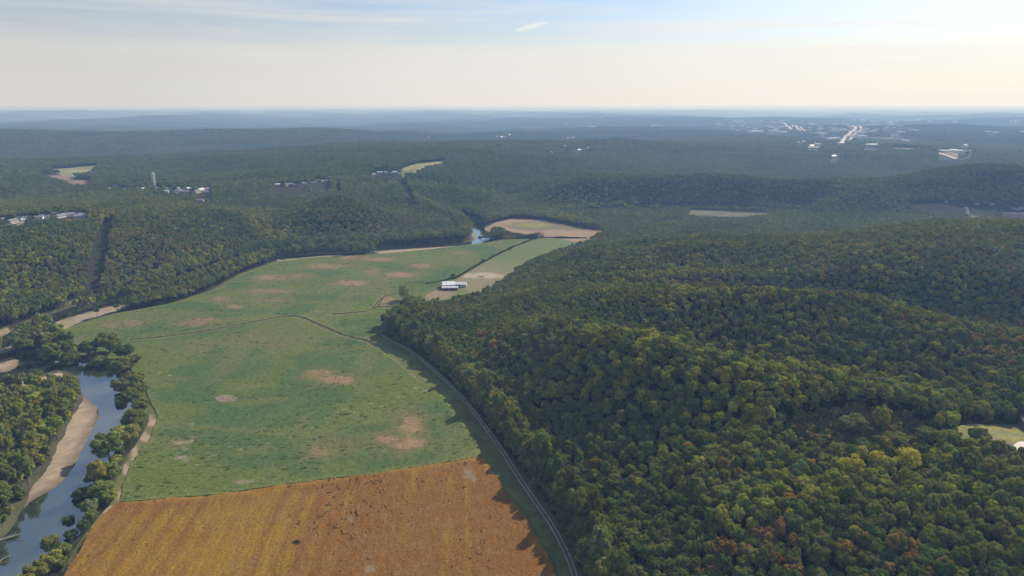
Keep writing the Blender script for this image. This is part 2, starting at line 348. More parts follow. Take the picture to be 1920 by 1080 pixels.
def patch(name, P, step, mat, zf, cf, kind='structure'):
    P = np.array(P, float); x0, y0 = P.min(0) - step; x1, y1 = P.max(0) + step
    xs = np.arange(x0, x1 + step, step); ys = np.arange(y0, y1 + step, step); X, Y = np.meshgrid(xs, ys)
    ins = inpoly(X, Y, P); q = ins[:-1, :-1] | ins[1:, :-1] | ins[:-1, 1:] | ins[1:, 1:]
    used = np.zeros(X.shape, bool)
    used[:-1, :-1] |= q; used[1:, :-1] |= q; used[:-1, 1:] |= q; used[1:, 1:] |= q
    snap = used & ~ins; sx, sy = X[snap], Y[snap]; best = np.full(sx.shape, 1e18); bx, by = sx.copy(), sy.copy()
    for i in range(len(P)):
        a = P[i]; b = P[(i + 1) % len(P)]; d = b - a; L2 = (d ** 2).sum() + 1e-9
        t = np.clip(((sx - a[0]) * d[0] + (sy - a[1]) * d[1]) / L2, 0, 1); px, py = a[0] + t * d[0], a[1] + t * d[1]
        dd = (px - sx) ** 2 + (py - sy) ** 2; m = dd < best; best[m] = dd[m]; bx[m] = px[m]; by[m] = py[m]
    X[snap] = bx; Y[snap] = by
    idx = -np.ones(X.shape, int); idx[used] = np.arange(used.sum())
    F = np.stack([idx[:-1, :-1][q], idx[:-1, 1:][q], idx[1:, 1:][q], idx[1:, :-1][q]], -1)
    x, y = X[used], Y[used]; edge = snap[used]
    V = np.stack([x, y, zf(x, y, edge)], -1)
    o = mesh_np(name, V, F, mat, None, cf(x, y)); o['kind'] = kind; return o

# ------------------------------------------------------------------ materials
def mat_new(name):
    m = bpy.data.materials.new(name); m.use_nodes = True; nt = m.node_tree; nt.nodes.clear(); return m, nt, nt.nodes, nt.links
def mat_ground(name, grain=1.0, amt=0.5, scales=(2.2, 0.35), bump=0.0, bdist=0.3, extra=None):
    m, nt, N, L = mat_new(name); out = N.new('ShaderNodeOutputMaterial'); b = N.new('ShaderNodeBsdfPrincipled')
    b.inputs['Roughness'].default_value = 0.95; b.inputs['Specular IOR Level'].default_value = 0.1
    at = N.new('ShaderNodeAttribute'); at.attribute_name = 'col'
    tc = N.new('ShaderNodeTexCoord'); n1 = N.new('ShaderNodeTexNoise'); n1.inputs['Scale'].default_value = scales[0]; n1.inputs['Detail'].default_value = 6
    L.new(tc.outputs['Object'], n1.inputs[0])
    n2 = N.new('ShaderNodeTexNoise'); n2.inputs['Scale'].default_value = scales[1]; n2.inputs['Detail'].default_value = 5; L.new(tc.outputs['Object'], n2.inputs[0])
    ad = N.new('ShaderNodeMath'); ad.operation = 'ADD'; L.new(n1.outputs[0], ad.inputs[0]); L.new(n2.outputs[0], ad.inputs[1])
    mr = N.new('ShaderNodeMapRange'); mr.inputs[1].default_value = 0.7; mr.inputs[2].default_value = 1.3; mr.inputs[3].default_value = 1 - amt; mr.inputs[4].default_value = 1 + amt
    mr.clamp = False; L.new(ad.outputs[0], mr.inputs[0])
    mx = N.new('ShaderNodeVectorMath'); mx.operation = 'MULTIPLY'; L.new(at.outputs['Color'], mx.inputs[0]); L.new(mr.outputs[0], mx.inputs[1])
    L.new(mx.outputs[0], b.inputs['Base Color'])
    if bump:
        bp = N.new('ShaderNodeBump'); bp.inputs['Strength'].default_value = bump; bp.inputs['Distance'].default_value = bdist
        L.new(ad.outputs[0], bp.inputs['Height']); L.new(bp.outputs[0], b.inputs['Normal'])
    L.new(b.outputs[0], out.inputs['Surface']); return m
def mat_plain(name, c, rough=0.7, metal=0.0, var=0.12, scale=0.8):
    m, nt, N, L = mat_new(name); out = N.new('ShaderNodeOutputMaterial'); b = N.new('ShaderNodeBsdfPrincipled')
    b.inputs['Roughness'].default_value = rough; b.inputs['Metallic'].default_value = metal
    tc = N.new('ShaderNodeTexCoord'); n = N.new('ShaderNodeTexNoise'); n.inputs['Scale'].default_value = scale; n.inputs['Detail'].default_value = 5; L.new(tc.outputs['Object'], n.inputs[0])
    mr = N.new('ShaderNodeMapRange'); mr.inputs[1].default_value = 0.3; mr.inputs[2].default_value = 0.7; mr.inputs[3].default_value = 1 - var; mr.inputs[4].default_value = 1 + var
    L.new(n.outputs[0], mr.inputs[0]); mx = N.new('ShaderNodeVectorMath'); mx.operation = 'SCALE'; mx.inputs[0].default_value = c[:3]
    L.new(mr.outputs[0], mx.inputs['Scale']); L.new(mx.outputs[0], b.inputs['Base Color']); L.new(b.outputs[0], out.inputs['Surface']); return m
def mat_leaf(name):
    m, nt, N, L = mat_new(name); out = N.new('ShaderNodeOutputMaterial')
    at = N.new('ShaderNodeAttribute'); at.attribute_type = 'INSTANCER'; at.attribute_name = 'tint'
    lf = N.new('ShaderNodeAttribute'); lf.attribute_name = 'leafv'
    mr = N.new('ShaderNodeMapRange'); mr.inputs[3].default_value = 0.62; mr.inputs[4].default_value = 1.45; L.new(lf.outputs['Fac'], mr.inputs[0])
    mx = N.new('ShaderNodeVectorMath'); mx.operation = 'MULTIPLY'; L.new(at.outputs['Color'], mx.inputs[0]); L.new(mr.outputs[0], mx.inputs[1])
    d = N.new('ShaderNodeBsdfDiffuse'); t = N.new('ShaderNodeBsdfTranslucent'); L.new(mx.outputs[0], d.inputs['Color'])
    yl = N.new('ShaderNodeVectorMath'); yl.operation = 'MULTIPLY'; yl.inputs[1].default_value = (1.25, 1.2, 0.6); L.new(mx.outputs[0], yl.inputs[0]); L.new(yl.outputs[0], t.inputs['Color'])
    ms = N.new('ShaderNodeMixShader'); ms.inputs[0].default_value = 0.30; L.new(d.outputs[0], ms.inputs[1]); L.new(t.outputs[0], ms.inputs[2])
    L.new(ms.outputs[0], out.inputs['Surface']); return m
M_LEAF = mat_leaf('leaves')
M_BARK = mat_plain('bark', (0.10, 0.08, 0.06), 0.9)
M_GROUND = mat_ground('ground_cover', 1, 0.45, (0.9, 0.08), 0.6, 0.5)
M_CROP = mat_ground('green_crop', 1, 0.42, (1.7, 0.5), 0.7, 0.35)
M_DRY = mat_ground('dry_crop', 1, 0.45, (2.4, 0.9), 0.9, 0.35)
M_SAND = mat_ground('sand', 1, 0.16, (1.2, 0.2), 0.3, 0.2)
M_TRACK = mat_ground('gravel', 1, 0.25, (3.0, 0.4), 0.2, 0.1)

# ------------------------------------------------------------------ ground
def build_ground():
    V = np.stack([GX, GY, Z], -1).reshape(-1, 3); idx = np.arange(NR * NA).reshape(NR, NA)
    F = np.stack([idx[:-1, :-1], idx[:-1, 1:], idx[1:, 1:], idx[1:, :-1]], -1).reshape(-1, 4)
    forest = np.array((0.040, 0.038, 0.020)); grass = np.array((0.13, 0.145, 0.045)); mud = np.array((0.085, 0.08, 0.045)); far = np.array((0.040, 0.052, 0.024))
    k = sstep(2, 14, dv)[..., None]
    nn = fbm(GX / 30, GY / 30, 5, 3)[..., None]
    ds = np.full(GX.shape, 1e3); m = rr < 1500
    ds[m] = np.minimum(sdist(GX[m], GY[m], STRIP), sdist(GX[m], GY[m], GREEN) - 4)
    inn = (1 - sstep(-1, 3, ds))[..., None]
    c = forest * (1 - inn) + grass * (0.75 + 0.5 * nn) * inn
    m2 = (Z < -0.3)[..., None]; c = np.where(m2, mud, c)
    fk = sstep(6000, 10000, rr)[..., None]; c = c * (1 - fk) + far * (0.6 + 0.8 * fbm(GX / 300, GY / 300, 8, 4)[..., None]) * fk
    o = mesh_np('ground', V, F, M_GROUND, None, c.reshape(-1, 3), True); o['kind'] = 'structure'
build_ground()
def flatz(h): return lambda x, y, e: np.full(x.shape, h)
def blob(x, y, u, v, ru, rv, p=1.0, seed=0, rag=0.55):
    """soft world-space ellipse centred at a picture point, radii given in picture px at that point"""
    c = onz(u, v); a = onz(u + ru, v); b = onz(u, v - rv); b2 = onz(u, v + rv)
    rx = abs(a[0] - c[0]); ry = abs(b[1] - b2[1]) / 2
    sx = (c[0] / c[1])
    dx = (x - c[0]) - (y - c[1]) * sx; dy = (y - c[1])
    q = np.sqrt((dx / rx) ** 2 + (dy / ry) ** 2) + (fbm(x / 9, y / 9, seed + 50, 4) - 0.5) * 2 * rag
    return p * (1 - sstep(0.55, 1.15, q))
def mixc(c, col, k): return c * (1 - k[:, None]) + np.array(col) * k[:, None]
def stretched(x, y, s, ang=0.0, seed=0, k=4.0):
    ca, sa = math.cos(ang), math.sin(ang); X = x * ca + y * sa; Y = -x * sa + y * ca
    return fbm(X / (s * k), Y / s, seed, 3)
CROP_ANG = R(6)
def crop_gap(x, y):
    den = sstep(0.42, 0.62, fbm(x / 60, y / 60, 71, 3))
    return sstep(0.758, 0.83, stretched(x, y, 1.5, CROP_ANG, 31, 2.4) + 0.06 * den)
def green_z(x, y, e):
    z = 0.75 + 0.25 * (fbm(x / 3, y / 3, 2, 2) - 0.5) - 0.5 * crop_gap(x, y)
    tr = trail_d(x, y); z = np.where(tr < 2.0, 0.12, z)
    return np.where(e, 0.05, z)
TRAILS = [smooth(pz(q), False, 3) for q in (
    [(245, 638), (330, 630), (420, 615), (500, 600), (552, 594), (590, 607), (640, 628), (690, 642), (722, 660), (765, 690), (800, 720)],
    [(626, 590), (670, 587), (700, 580), (716, 560), (740, 552)], [(700, 577), (760, 575)],
    [(640, 470 + 0), (760, 500), (800, 492), (836, 480)])]
def trail_d(x, y):
    d = np.full(x.shape, 1e9)
    for T in TRAILS[:3]: d = np.minimum(d, segdist(x, y, T, False) + (fbm(x / 6, y / 6, 3, 2) - 0.5) * 1.0)
    return d
def green_c(x, y):
    g1 = np.array((0.072, 0.114, 0.034)); g2 = np.array((0.108, 0.136, 0.031))
    k = sstep(0.40, 0.62, fbm(x / 45, y / 45, 12, 4)); c = g1 * (1 - k[:, None]) + g2 * k[:, None]
    c = mixc(c, (0.130, 0.138, 0.045), 0.75 * sstep(0.54, 0.70, fbm(x / 28 + 5, y / 60, 77, 5)))
    c = mixc(c, (0.13, 0.138, 0.042), 0.75 * sstep(0.56, 0.7, stretched(x, y, 14, CROP_ANG, 15, 3)))
    tan = (0.27, 0.175, 0.095); olive = (0.135, 0.13, 0.045)
    def spot(u, v, ru, rv, p, s, col=tan, halo=1.9):
        nonlocal c
        c = mixc(c, olive, blob(x, y, u, v, ru * halo, rv * halo, 0.75, s)); c = mixc(c, col, blob(x, y, u, v, ru, rv, p, s + 3))
    spot(770, 800, 22, 24, .95, 1); spot(755, 832, 42, 14, 1, 2); spot(720, 824, 26, 8, .8, 3)
    spot(600, 703, 26, 9, .9, 4); spot(630, 714, 34, 8, .9, 5); spot(385, 603, 30, 5, .9, 6); spot(360, 608, 30, 5, .5, 7)
    spot(625, 838, 32, 14, .25, 8, olive); spot(600, 850, 24, 10, .5, 9)
    spot(440, 576, 15, 4, .7, 10); spot(415, 562, 18, 5, .5, 11); spot(515, 521, 34, 6, .85, 12); spot(560, 519, 28, 4, .5, 13)
    spot(505, 547, 40, 4, .55, 14); spot(660, 532, 42, 5, .9, 15); spot(610, 500, 42, 5, .6, 16); spot(665, 484, 30, 4, .95, 17); spot(713, 487, 34, 4, .8, 18)
    spot(750, 516, 26, 5, .95, 19); spot(790, 500, 24, 4, .6, 20); spot(520, 564, 30, 3, .5, 21); spot(860, 475, 16, 3, .5, 22); spot(700, 511, 14, 6, .4, 23)
    spot(250, 607, 22, 5, .5, 24); spot(205, 610, 20, 5, .4, 28); spot(370, 655, 22, 8, .25, 25, olive); spot(500, 640, 60, 10, .1, 26, olive)
    spot(726, 565, 16, 10, .8, 27, (0.27, 0.20, 0.10), 1.4)
    for u, v, ru in ((326, 797, 10), (357, 796, 12), (345, 830, 16), (350, 845, 20), (360, 822, 14), (470, 905, 18), (345, 860, 14)):
        c = mixc(c, (0.29, 0.225, 0.15), blob(x, y, u, v, ru, 4.5, 0.8, int(u), 1.3) * sstep(.38, .6, stretched(x, y, 1.5, CROP_ANG, 5, 3)))
    for i in range(22):
        u = 300 + 560 * ((i * 0.618) % 1); v = 700 + 180 * ((i * 0.387) % 1)
        c = mixc(c, (0.32, 0.27, 0.17), blob(x, y, u, v, 4 + 3 * ((i * .77) % 1), 1.1, 0.7, i, 0.5))
    k = blob(x, y, 427, 749, 22, 9.5, 1.0, 92, 0.45); c = mixc(c, (0.215, 0.175, 0.125), sstep(0.2, 0.7, k))
    c = mixc(c, (0.05, 0.055, 0.02), 0.6 * crop_gap(x, y))
    t = trail_d(x, y); c = mixc(c, (0.26, 0.21, 0.10), 0.9 * (1 - sstep(1.8, 4.5, t)))
    c = mixc(c, (0.035, 0.045, 0.02), 0.9 * (1 - sstep(0.5, 1.5, np.abs(t - 1.2))))
    # weedy, paler rim
    e = segdist(x, y, GREEN); c = mixc(c, (0.16, 0.17, 0.05), 0.7 * (1 - sstep(1.0, 6, e + 4 * fbm(x / 8, y / 8, 6, 3) - 1)))
    return c
patch('green_field', GREEN, 1.0, M_CROP, green_z, green_c)

BA = R(0)
# rows of the dry crop run away from the camera: direction from two picture points of one row
_a, _b = onz(690, 1075), onz(742, 880)
ROWD = math.atan2(870 - 960, 1237)
def row_coord(x, y): return x * math.cos(ROWD) - y * math.sin(ROWD)
def weeds(x, y):
    s = row_coord(x, y); t = x * math.sin(ROWD) + y * math.cos(ROWD)
    dens = 0.5 * blob(x, y, 660, 960, 110, 80, 1, 3, .3) + 0.45 * blob(x, y, 620, 905, 260, 16, 1, 4, .3) + 0.4 * blob(x, y, 880, 890, 50, 40, 1, 5, .3) + 0.25 * blob(x, y, 930, 1000, 80, 70, 1, 9, .3)
    dens = dens * .8
    n = vnoise(s / 1.2, t / 2.4, 5) * 0.75 + 0.25 * vnoise(s / 0.7, t / 0.9, 6)
    return sstep(0.86 - 0.30 * dens, 0.93 - 0.27 * dens, n)
def brown_z(x, y, e):
    s = row_coord(x, y)
    t = x * math.sin(ROWD) + y * math.cos(ROWD); z = 0.85 + 0.35 * (fbm(s / 1.6, t / 7, 5, 2) - 0.5) + 0.3 * (fbm(x / 5, y / 5, 6, 3) - .5) + 0.45 * weeds(x, y)
    return np.where(e, 0.05, z)
def brown_c(x, y):
    s = row_coord(x, y)
    rust = np.array((0.200, 0.090, 0.019)); gold = np.array((0.265, 0.145, 0.018))
    # broad swaths along the rows, more gold on the left, more rust on the right
    u0 = onz(560, 1000)[0]
    band = vnoise(s / 8.5 + 0.25 * (fbm(x / 20, y / 60, 5, 3) - .5), y / 700, 3) * 0.75 + vnoise(s / 3.1, y / 300, 4) * 0.25
    lean = 1 - sstep(-75, 60, s - row_coord(*onz(700, 980))) 
    stripe = (0.5 + 0.5 * np.sin(2 * math.pi * (s / 9.6 + 0.5 * vnoise(s / 30, y / 400, 8) + 0.12 * fbm(x / 9, y / 30, 5, 3)))) * (0.45 + 0.75 * vnoise(s / 14, y / 60, 12))
    k = sstep(0.30, 0.80, stripe * 0.32 + band * 0.42 + lean * 0.42 - 0.14 + 0.35 * (fbm(x / 16, y / 16, 61, 4) - 0.5))
    e = segdist(x, y, BROWN)
    k = np.clip(k - 0.7 * (1 - sstep(4, 18, e)) * (fbm(x / 12, y / 12, 8, 3) > 0.42), 0, 1)
    c = rust * (1 - k[:, None]) + gold * k[:, None]
    c = mixc(c, (0.22, 0.125, 0.045), 0.5 * sstep(0.5, 0.75, fbm(x / 4, y / 4, 44, 3)))
    c = mixc(c, (0.28, 0.155, 0.03), 0.8 * (1 - sstep(0, 7, e)) * sstep(0.35, 0.6, fbm(x / 14, y / 14, 14, 3)))
    w = weeds(x, y); c = mixc(c, (0.075, 0.055, 0.025), 0.65 * w)
    for u, v, ru, rv in ((660, 978, 12, 7), (645, 962, 10, 6), (878, 885, 9, 12), (695, 1068, 10, 7), (888, 900, 5, 8)): c = mixc(c, (0.26, 0.22, 0.16), blob(x, y, u, v, ru, rv, 0.5, int(u), 1.3))
    c = mixc(c, (0.02, 0.018, 0.012), blob(x, y, 556, 1020, 9, 4.5, 1, 4, 0.3))
    return c
patch('brown_field', BROWN, 0.55, M_DRY, brown_z, brown_c)
def pale_c(x, y):
    a = onz(900, 520); b = onz(1050, 450); t = ((x - a[0]) * (b[0] - a[0]) + (y - a[1]) * (b[1] - a[1])) / ((b[0] - a[0]) ** 2 + (b[1] - a[1]) ** 2)
    k = sstep(-0.05, 0.55, t + 0.25 * (fbm(x / 25, y / 25, 3, 3) - .5)); c = np.array((0.215, 0.180, 0.100)) * (1 - k[:, None]) + np.array((0.125, 0.155, 0.055)) * k[:, None]
    c = mixc(c, (0.42, 0.33, 0.24), 0.8 * blob(x, y, 905, 517, 45, 6, 1, 5)); return mixc(c, (0.08, 0.07, 0.04), blob(x, y, 903, 519, 9, 2, 1, 6))
patch('pale_field', PALE, 1.5, M_SAND, flatz(0.25), pale_c)
def far_c(x, y):
    c = np.tile(np.array((0.29, 0.20, 0.12)), (len(x), 1)) * (0.85 + 0.3 * fbm(x / 30, y / 30, 4, 3)[:, None])
    c = mixc(c, (0.13, 0.11, 0.07), 0.9 * blob(x, y, 1000, 424, 58, 9.5, 1, 2, .25)); c = mixc(c, (0.21, 0.20, 0.06), blob(x, y, 1000, 423, 42, 5.5, 1, 3, .25))
    return mixc(c, (0.14, 0.14, 0.06), 0.8 * blob(x, y, 1060, 427, 48, 5, 1, 8, .3))
patch('far_field', FARFIELD, 2.0, M_SAND, flatz(0.3), far_c)
def yard_c(x, y):
    c = np.tile(np.array((0.15, 0.16, 0.055)), (len(x), 1)); c = mixc(c, (0.27, 0.185, 0.125), 0.9 * blob(x, y, 822, 552, 30, 12, 1, 5, .3))
    return mixc(c, (0.33, 0.24, 0.16), blob(x, y, 880, 534, 26, 5, 1, 6, .3))
patch('yard', YARD, 1.5, M_SAND, flatz(0.2), yard_c)
def margin_c(x, y):
    c = np.array((0.14, 0.14, 0.05)) * (0.7 + 0.6 * fbm(x / 6, y / 6, 13, 3)[:, None])
    for u, v, ru, rv in ((285, 790, 14, 12), (292, 757, 7, 8), (270, 820, 10, 12), (252, 848, 9, 18), (236, 880, 8, 16), (226, 930, 8, 12), (205, 955, 16, 7), (168, 1010, 7, 18), (135, 1065, 6, 20)):
        c = mixc(c, (0.36, 0.275, 0.19), blob(x, y, u, v, ru, rv, 0.95, int(u), 0.8))
    return c
patch('bare_margin', MARGIN, 1.0, M_SAND, lambda x, y, e: hgt(x, y) + 0.22, margin_c)
def bar_c(x, y):
    z = hgt(x, y); k = sstep(-2.1, -1.3, z)
    wet = np.array((0.15, 0.11, 0.07)); dry = np.array((0.37, 0.285, 0.20)); c = wet * (1 - k[:, None]) + dry * k[:, None]
    c = mixc(c, (0.30, 0.26, 0.10), 0.7 * sstep(8, 22, sdist(x, y, WATER) + 8 * fbm(x / 6, y / 6, 2, 3)) * sstep(.4, .6, fbm(x / 10, y / 10, 7, 3)))
    c = mixc(c, (0.22, 0.17, 0.12), 0.55 * sstep(.50, .62, stretched(x, y, 2.2, R(62), 8, 5)))
    return mixc(c, (0.27, 0.19, 0.14), 0.6 * sstep(.5, .7, fbm(x / 5, y / 5, 17, 3)))
def barsheet(P):
    patch('sand_bar', P, 1.0, M_SAND, lambda x, y, e: hgt(x, y) + 0.25, bar_c)
barsheet(SANDBAR)
for b in BARS: barsheet(rough(b, .8, 2.0, 7, 2))

# ------------------------------------------------------------------ water
def mat_water():
    m, nt, N, L = mat_new('river_water'); out = N.new('ShaderNodeOutputMaterial')
    d = N.new('ShaderNodeBsdfDiffuse'); d.inputs['Color'].default_value = (0.035, 0.045, 0.03, 1)
    g = N.new('ShaderNodeBsdfGlossy'); g.inputs['Roughness'].default_value = 0.06; g.inputs['Color'].default_value = (0.95, 0.95, 0.95, 1)
    f = N.new('ShaderNodeFresnel'); f.inputs['IOR'].default_value = 1.42
    tc = N.new('ShaderNodeTexCoord'); n = N.new('ShaderNodeTexNoise'); n.inputs['Scale'].default_value = 0.7; n.inputs['Detail'].default_value = 4; L.new(tc.outputs['Object'], n.inputs[0])
    bp = N.new('ShaderNodeBump'); bp.inputs['Strength'].default_value = 0.06; bp.inputs['Distance'].default_value = 0.1; L.new(n.outputs[0], bp.inputs['Height'])
    L.new(bp.outputs[0], g.inputs['Normal']); L.new(bp.outputs[0], f.inputs['Normal'])
    mr = N.new('ShaderNodeMapRange'); mr.inputs[3].default_value = 0.32; mr.inputs[4].default_value = 1.0; L.new(f.outputs[0], mr.inputs[0])
    ms = N.new('ShaderNodeMixShader'); L.new(mr.outputs[0], ms.inputs[0]); L.new(d.outputs[0], ms.inputs[1]); L.new(g.outputs[0], ms.inputs[2])
    L.new(ms.outputs[0], out.inputs['Surface']); return m
def build_river():
    W = np.array(WATER); V = [(x, y, -2.0) for x, y in W]
    tr = tessellate_polygon([[Vector(v) for v in V]]); F = [tuple(t) for t in tr]
    # extend slightly under the banks with the channel profile hiding the rest
    Pn = np.array(BACKRIVER); tx = np.gradient(Pn[:, 0]); ty = np.gradient(Pn[:, 1]); l = np.hypot(tx, ty); nx, ny = ty / l, -tx / l; n0 = len(V)
    for i in range(len(Pn)):
        for s in (-1, 1): V.append((Pn[i, 0] + s * nx[i] * (BACKHALF + 1), Pn[i, 1] + s * ny[i] * (BACKHALF + 1), -2.0))
    for i in range(len(Pn) - 1): a = n0 + 2 * i; F.append((a, a + 1, a + 3)); F.append((a, a + 3, a + 2))
    o = mesh_np('river', V, F, mat_water()); o['kind'] = 'structure'
    # one orientation
    bm = bmesh.new(); bm.from_mesh(o.data); 
    for f in bm.faces:
        if f.normal.z < 0: f.normal_flip()
    bm.to_mesh(o.data); bm.free()
build_river()

# ------------------------------------------------------------------ track along the wood
def track_c(x, y, c):
    d = np.minimum(np.abs(c - 0.95), np.abs(c + 0.95)); k = 1 - sstep(0.25, 0.55, d + 0.3 * (fbm(x / 3, y / 3, 2, 2) - .5))
    return np.array((0.10, 0.11, 0.045)) * (1 - k[:, None]) + np.array((0.36, 0.31, 0.24)) * k[:, None]
ribbon('gravel_track', TRACK, 3.6, M_TRACK, 0.12, 13, track_c, step=1.5)

# ------------------------------------------------------------------ clearings, roads and buildings beyond
EXC = [(pz([(-60, 700), (150, 690), (165, 735), (150, 745), (120, 728), (62, 735), (20, 742), (-60, 760)]), 0), (GREEN, 5), (BROWN, 3), (PALE, 1), (FARFIELD, 1), (YARD, 2), (STRIP, 1.5), (MARGIN, 2), (SANDBAR, 2), (WATER, 3)] + [(b, 3) for b in BARS]
def clearing(name, L, c1, c2, step=3.0, marg=2.0):
    P = ph(L); EXC.append((P, marg))
    if name: patch(name, P, step, M_SAND, lambda x, y, e: hgt(x, y) + 0.5, lambda x, y: np.array(c1) * (0.6 + 0.8 * fbm(x / 20, y / 20, 3, 3)[:, None]) * 0.5 + np.array(c2) * fbm(x / 25, y / 25, 9, 3)[:, None])
    return P
T = 9.0
clearing('hilltop_field', [(90, 318), (188, 310.5), (183, 314), (168, 322, T), (150, 325, T), (115, 322, T)], (0.26, 0.25, 0.11), (0.2, 0.2, 0.08))
clearing('hilltop_field', [(66, 323), (80, 327), (138, 331), (140, 336), (170, 338), (168, 345, T), (140, 347, T), (125, 340, T), (100, 334, T)], (0.27, 0.18, 0.12), (0.2, 0.13, 0.09))
clearing('hilltop_field', [(748, 320), (785, 307), (835, 302), (830, 307, T), (790, 314, T), (775, 324, T), (755, 325, T)], (0.27, 0.25, 0.11), (0.2, 0.18, 0.08))
clearing('roadside_field', [(1702, 384), (1740, 382), (1800, 389), (1812, 391), (1812, 402, T), (1760, 398, T), (1720, 392, T)], (0.30, 0.19, 0.11), (0.22, 0.15, 0.08))
clearing('roadside_field', [(1822, 391), (1868, 394), (1866, 405, T), (1818, 402, T)], (0.24, 0.22, 0.08), (0.2, 0.17, 0.06))
clearing('roadside_field', [(1876, 396), (1925, 398), (1925, 404, T), (1880, 405, T)], (0.38, 0.26, 0.18), (0.3, 0.2, 0.15))
clearing('valley_meadow', [(1296, 394), (1350, 396), (1440, 400), (1440, 405, 6), (1380, 406, 6), (1320, 404, 6), (1290, 400, 6)], (0.12, 0.125, 0.065), (0.11, 0.11, 0.055))
clearing('town_field', [(1660, 278), (1735, 279), (1748, 282), (1700, 283, 4), (1680, 282, 4)], (0.3, 0.27, 0.12), (0.2, 0.2, 0.08), 6)
clearing('town_field', [(1750, 285), (1795, 283), (1796, 295), (1792, 300), (1770, 292)], (0.3, 0.2, 0.13), (0.3, 0.2, 0.13), 6)
clearing('dirt_lot', [(26, 424), (42, 418), (50, 424, 5), (34, 431, 5)], (0.42, 0.27, 0.12), (0.3, 0.2, 0.1))
clearing('dirt_lot', [(115, 412), (147, 411), (147, 416, 6), (118, 416, 6)], (0.24, 0.15, 0.10), (0.2, 0.12, 0.09))
# power line cuts: only the trees are missing
CUT1 = clearing(None, [(200, 418), (208, 418), (203, 450), (192, 500), (180, 548), (165, 552), (176, 505), (190, 455)], 0, 0, 3, 4)
CUT2 = clearing(None, [(747, 330), (755, 330), (766, 360), (776, 392), (768, 392), (754, 355)], 0, 0, 3, 4)
# rough clearing in the wood at the lower right, and the plot at the right edge
BRUSH = ph([(1470, 800), (1520, 775), (1600, 768), (1690, 775), (1740, 800), (1720, 835), (1640, 850), (1560, 860), (1500, 880), (1480, 850)])
PLOT = ph([(1795, 800), (1860, 795), (1960, 790), (2000, 860), (1930, 870), (1885, 850), (1850, 835), (1800, 828)])
EXC.append((BRUSH, 0)); EXC.append((PLOT, 1))
def brush_c(x, y):
    k = sstep(.4, .65, fbm(x / 5, y / 5, 4, 4)); return np.array((0.105, 0.080, 0.055)) * (1 - k[:, None]) + np.array((0.07, 0.075, 0.03)) * k[:, None]
patch('rough_clearing', BRUSH, 1.5, M_GROUND, lambda x, y, e: hgt(x, y) + 0.25, brush_c)
def plot_c(x, y):
    k = sstep(.4, .6, fbm(x / 8, y / 8, 4, 4)); c = np.array((0.24, 0.21, 0.06)) * (1 - k[:, None]) + np.array((0.17, 0.17, 0.07)) * k[:, None]
    a = hit(1870, 828); b = hit(1925, 832)
    d = segdist(x, y, ph([(1845, 822), (1875, 827), (1900, 838), (1930, 840)]), False); return mixc(c, (0.26, 0.19, 0.14), 1 - sstep(2, 4.5, d))
patch('mown_plot', PLOT, 1.5, M_GROUND, lambda x, y, e: hgt(x, y) + 0.25, plot_c)
M_CONC = mat_plain('pale_concrete', (0.62, 0.56, 0.48), 0.9)
CP_ = smooth(ph([(1897, 843), (1903, 834), (1920, 829), (1975, 832), (1975, 850), (1925, 851), (1900, 852)]), True, 3)
patch('concrete_drive', CP_, 1.0, M_CONC, lambda x, y, e: hgt(x, y) + 0.45, lambda x, y: np.ones((len(x), 3)))

M_ROAD = mat_plain('road_surface', (0.50, 0.40, 0.31), 0.9, 0, 0.15, 0.02)
RIB = []
def road(name, L, w, lift=1.2, step=15, dz=0):
    P = smooth(ph(L), False, 3); ribbon(name, P, w, M_ROAD, lift, 3, None, step=step); RIB.append((P, w / 2 + 8)); return P
road('highway', [(1577, 272), (1582, 262), (1592, 252), (1601, 245), (1604, 240), (1597, 237)], 15, 3)
road('highway', [(1588, 268), (1597, 258), (1607, 249), (1614, 243), (1612, 238), (1600, 236)], 11, 3)
road('highway', [(1484, 243), (1480, 239), (1474, 234), (1460, 230), (1446, 229)], 13, 3)
road('highway', [(1502, 246), (1494, 240), (1486, 235)], 10, 3); road('highway', [(1509, 246), (1502, 240), (1492, 235)], 9, 3)
road('side_road', [(1582, 264), (1560, 263), (1558, 266)], 16, 3); road('side_road', [(1586, 268), (1600, 267), (1608, 270)], 14, 3)
road('side_road', [(1518, 250), (1530, 250), (1545, 252)], 14, 3)
road('side_road', [(1750, 287), (1770, 291), (1785, 296), (1792, 299)], 12, 2)
road('side_road', [(1813, 402), (1816, 397), (1812, 392), (1811, 389)], 6, 0.9, 6)
road('side_road', [(1868, 400), (1895, 401), (1925, 402)], 6, 0.9, 6)
road('village_street', [(18, 422), (40, 418), (62, 415)], 6, 0.9, 6)
road('side_road', [(1620, 258), (1655, 260), (1690, 262), (1712, 268)], 10, 2.5)
road('side_road', [(1885, 288), (1905, 289), (1925, 289)], 10, 2.5)

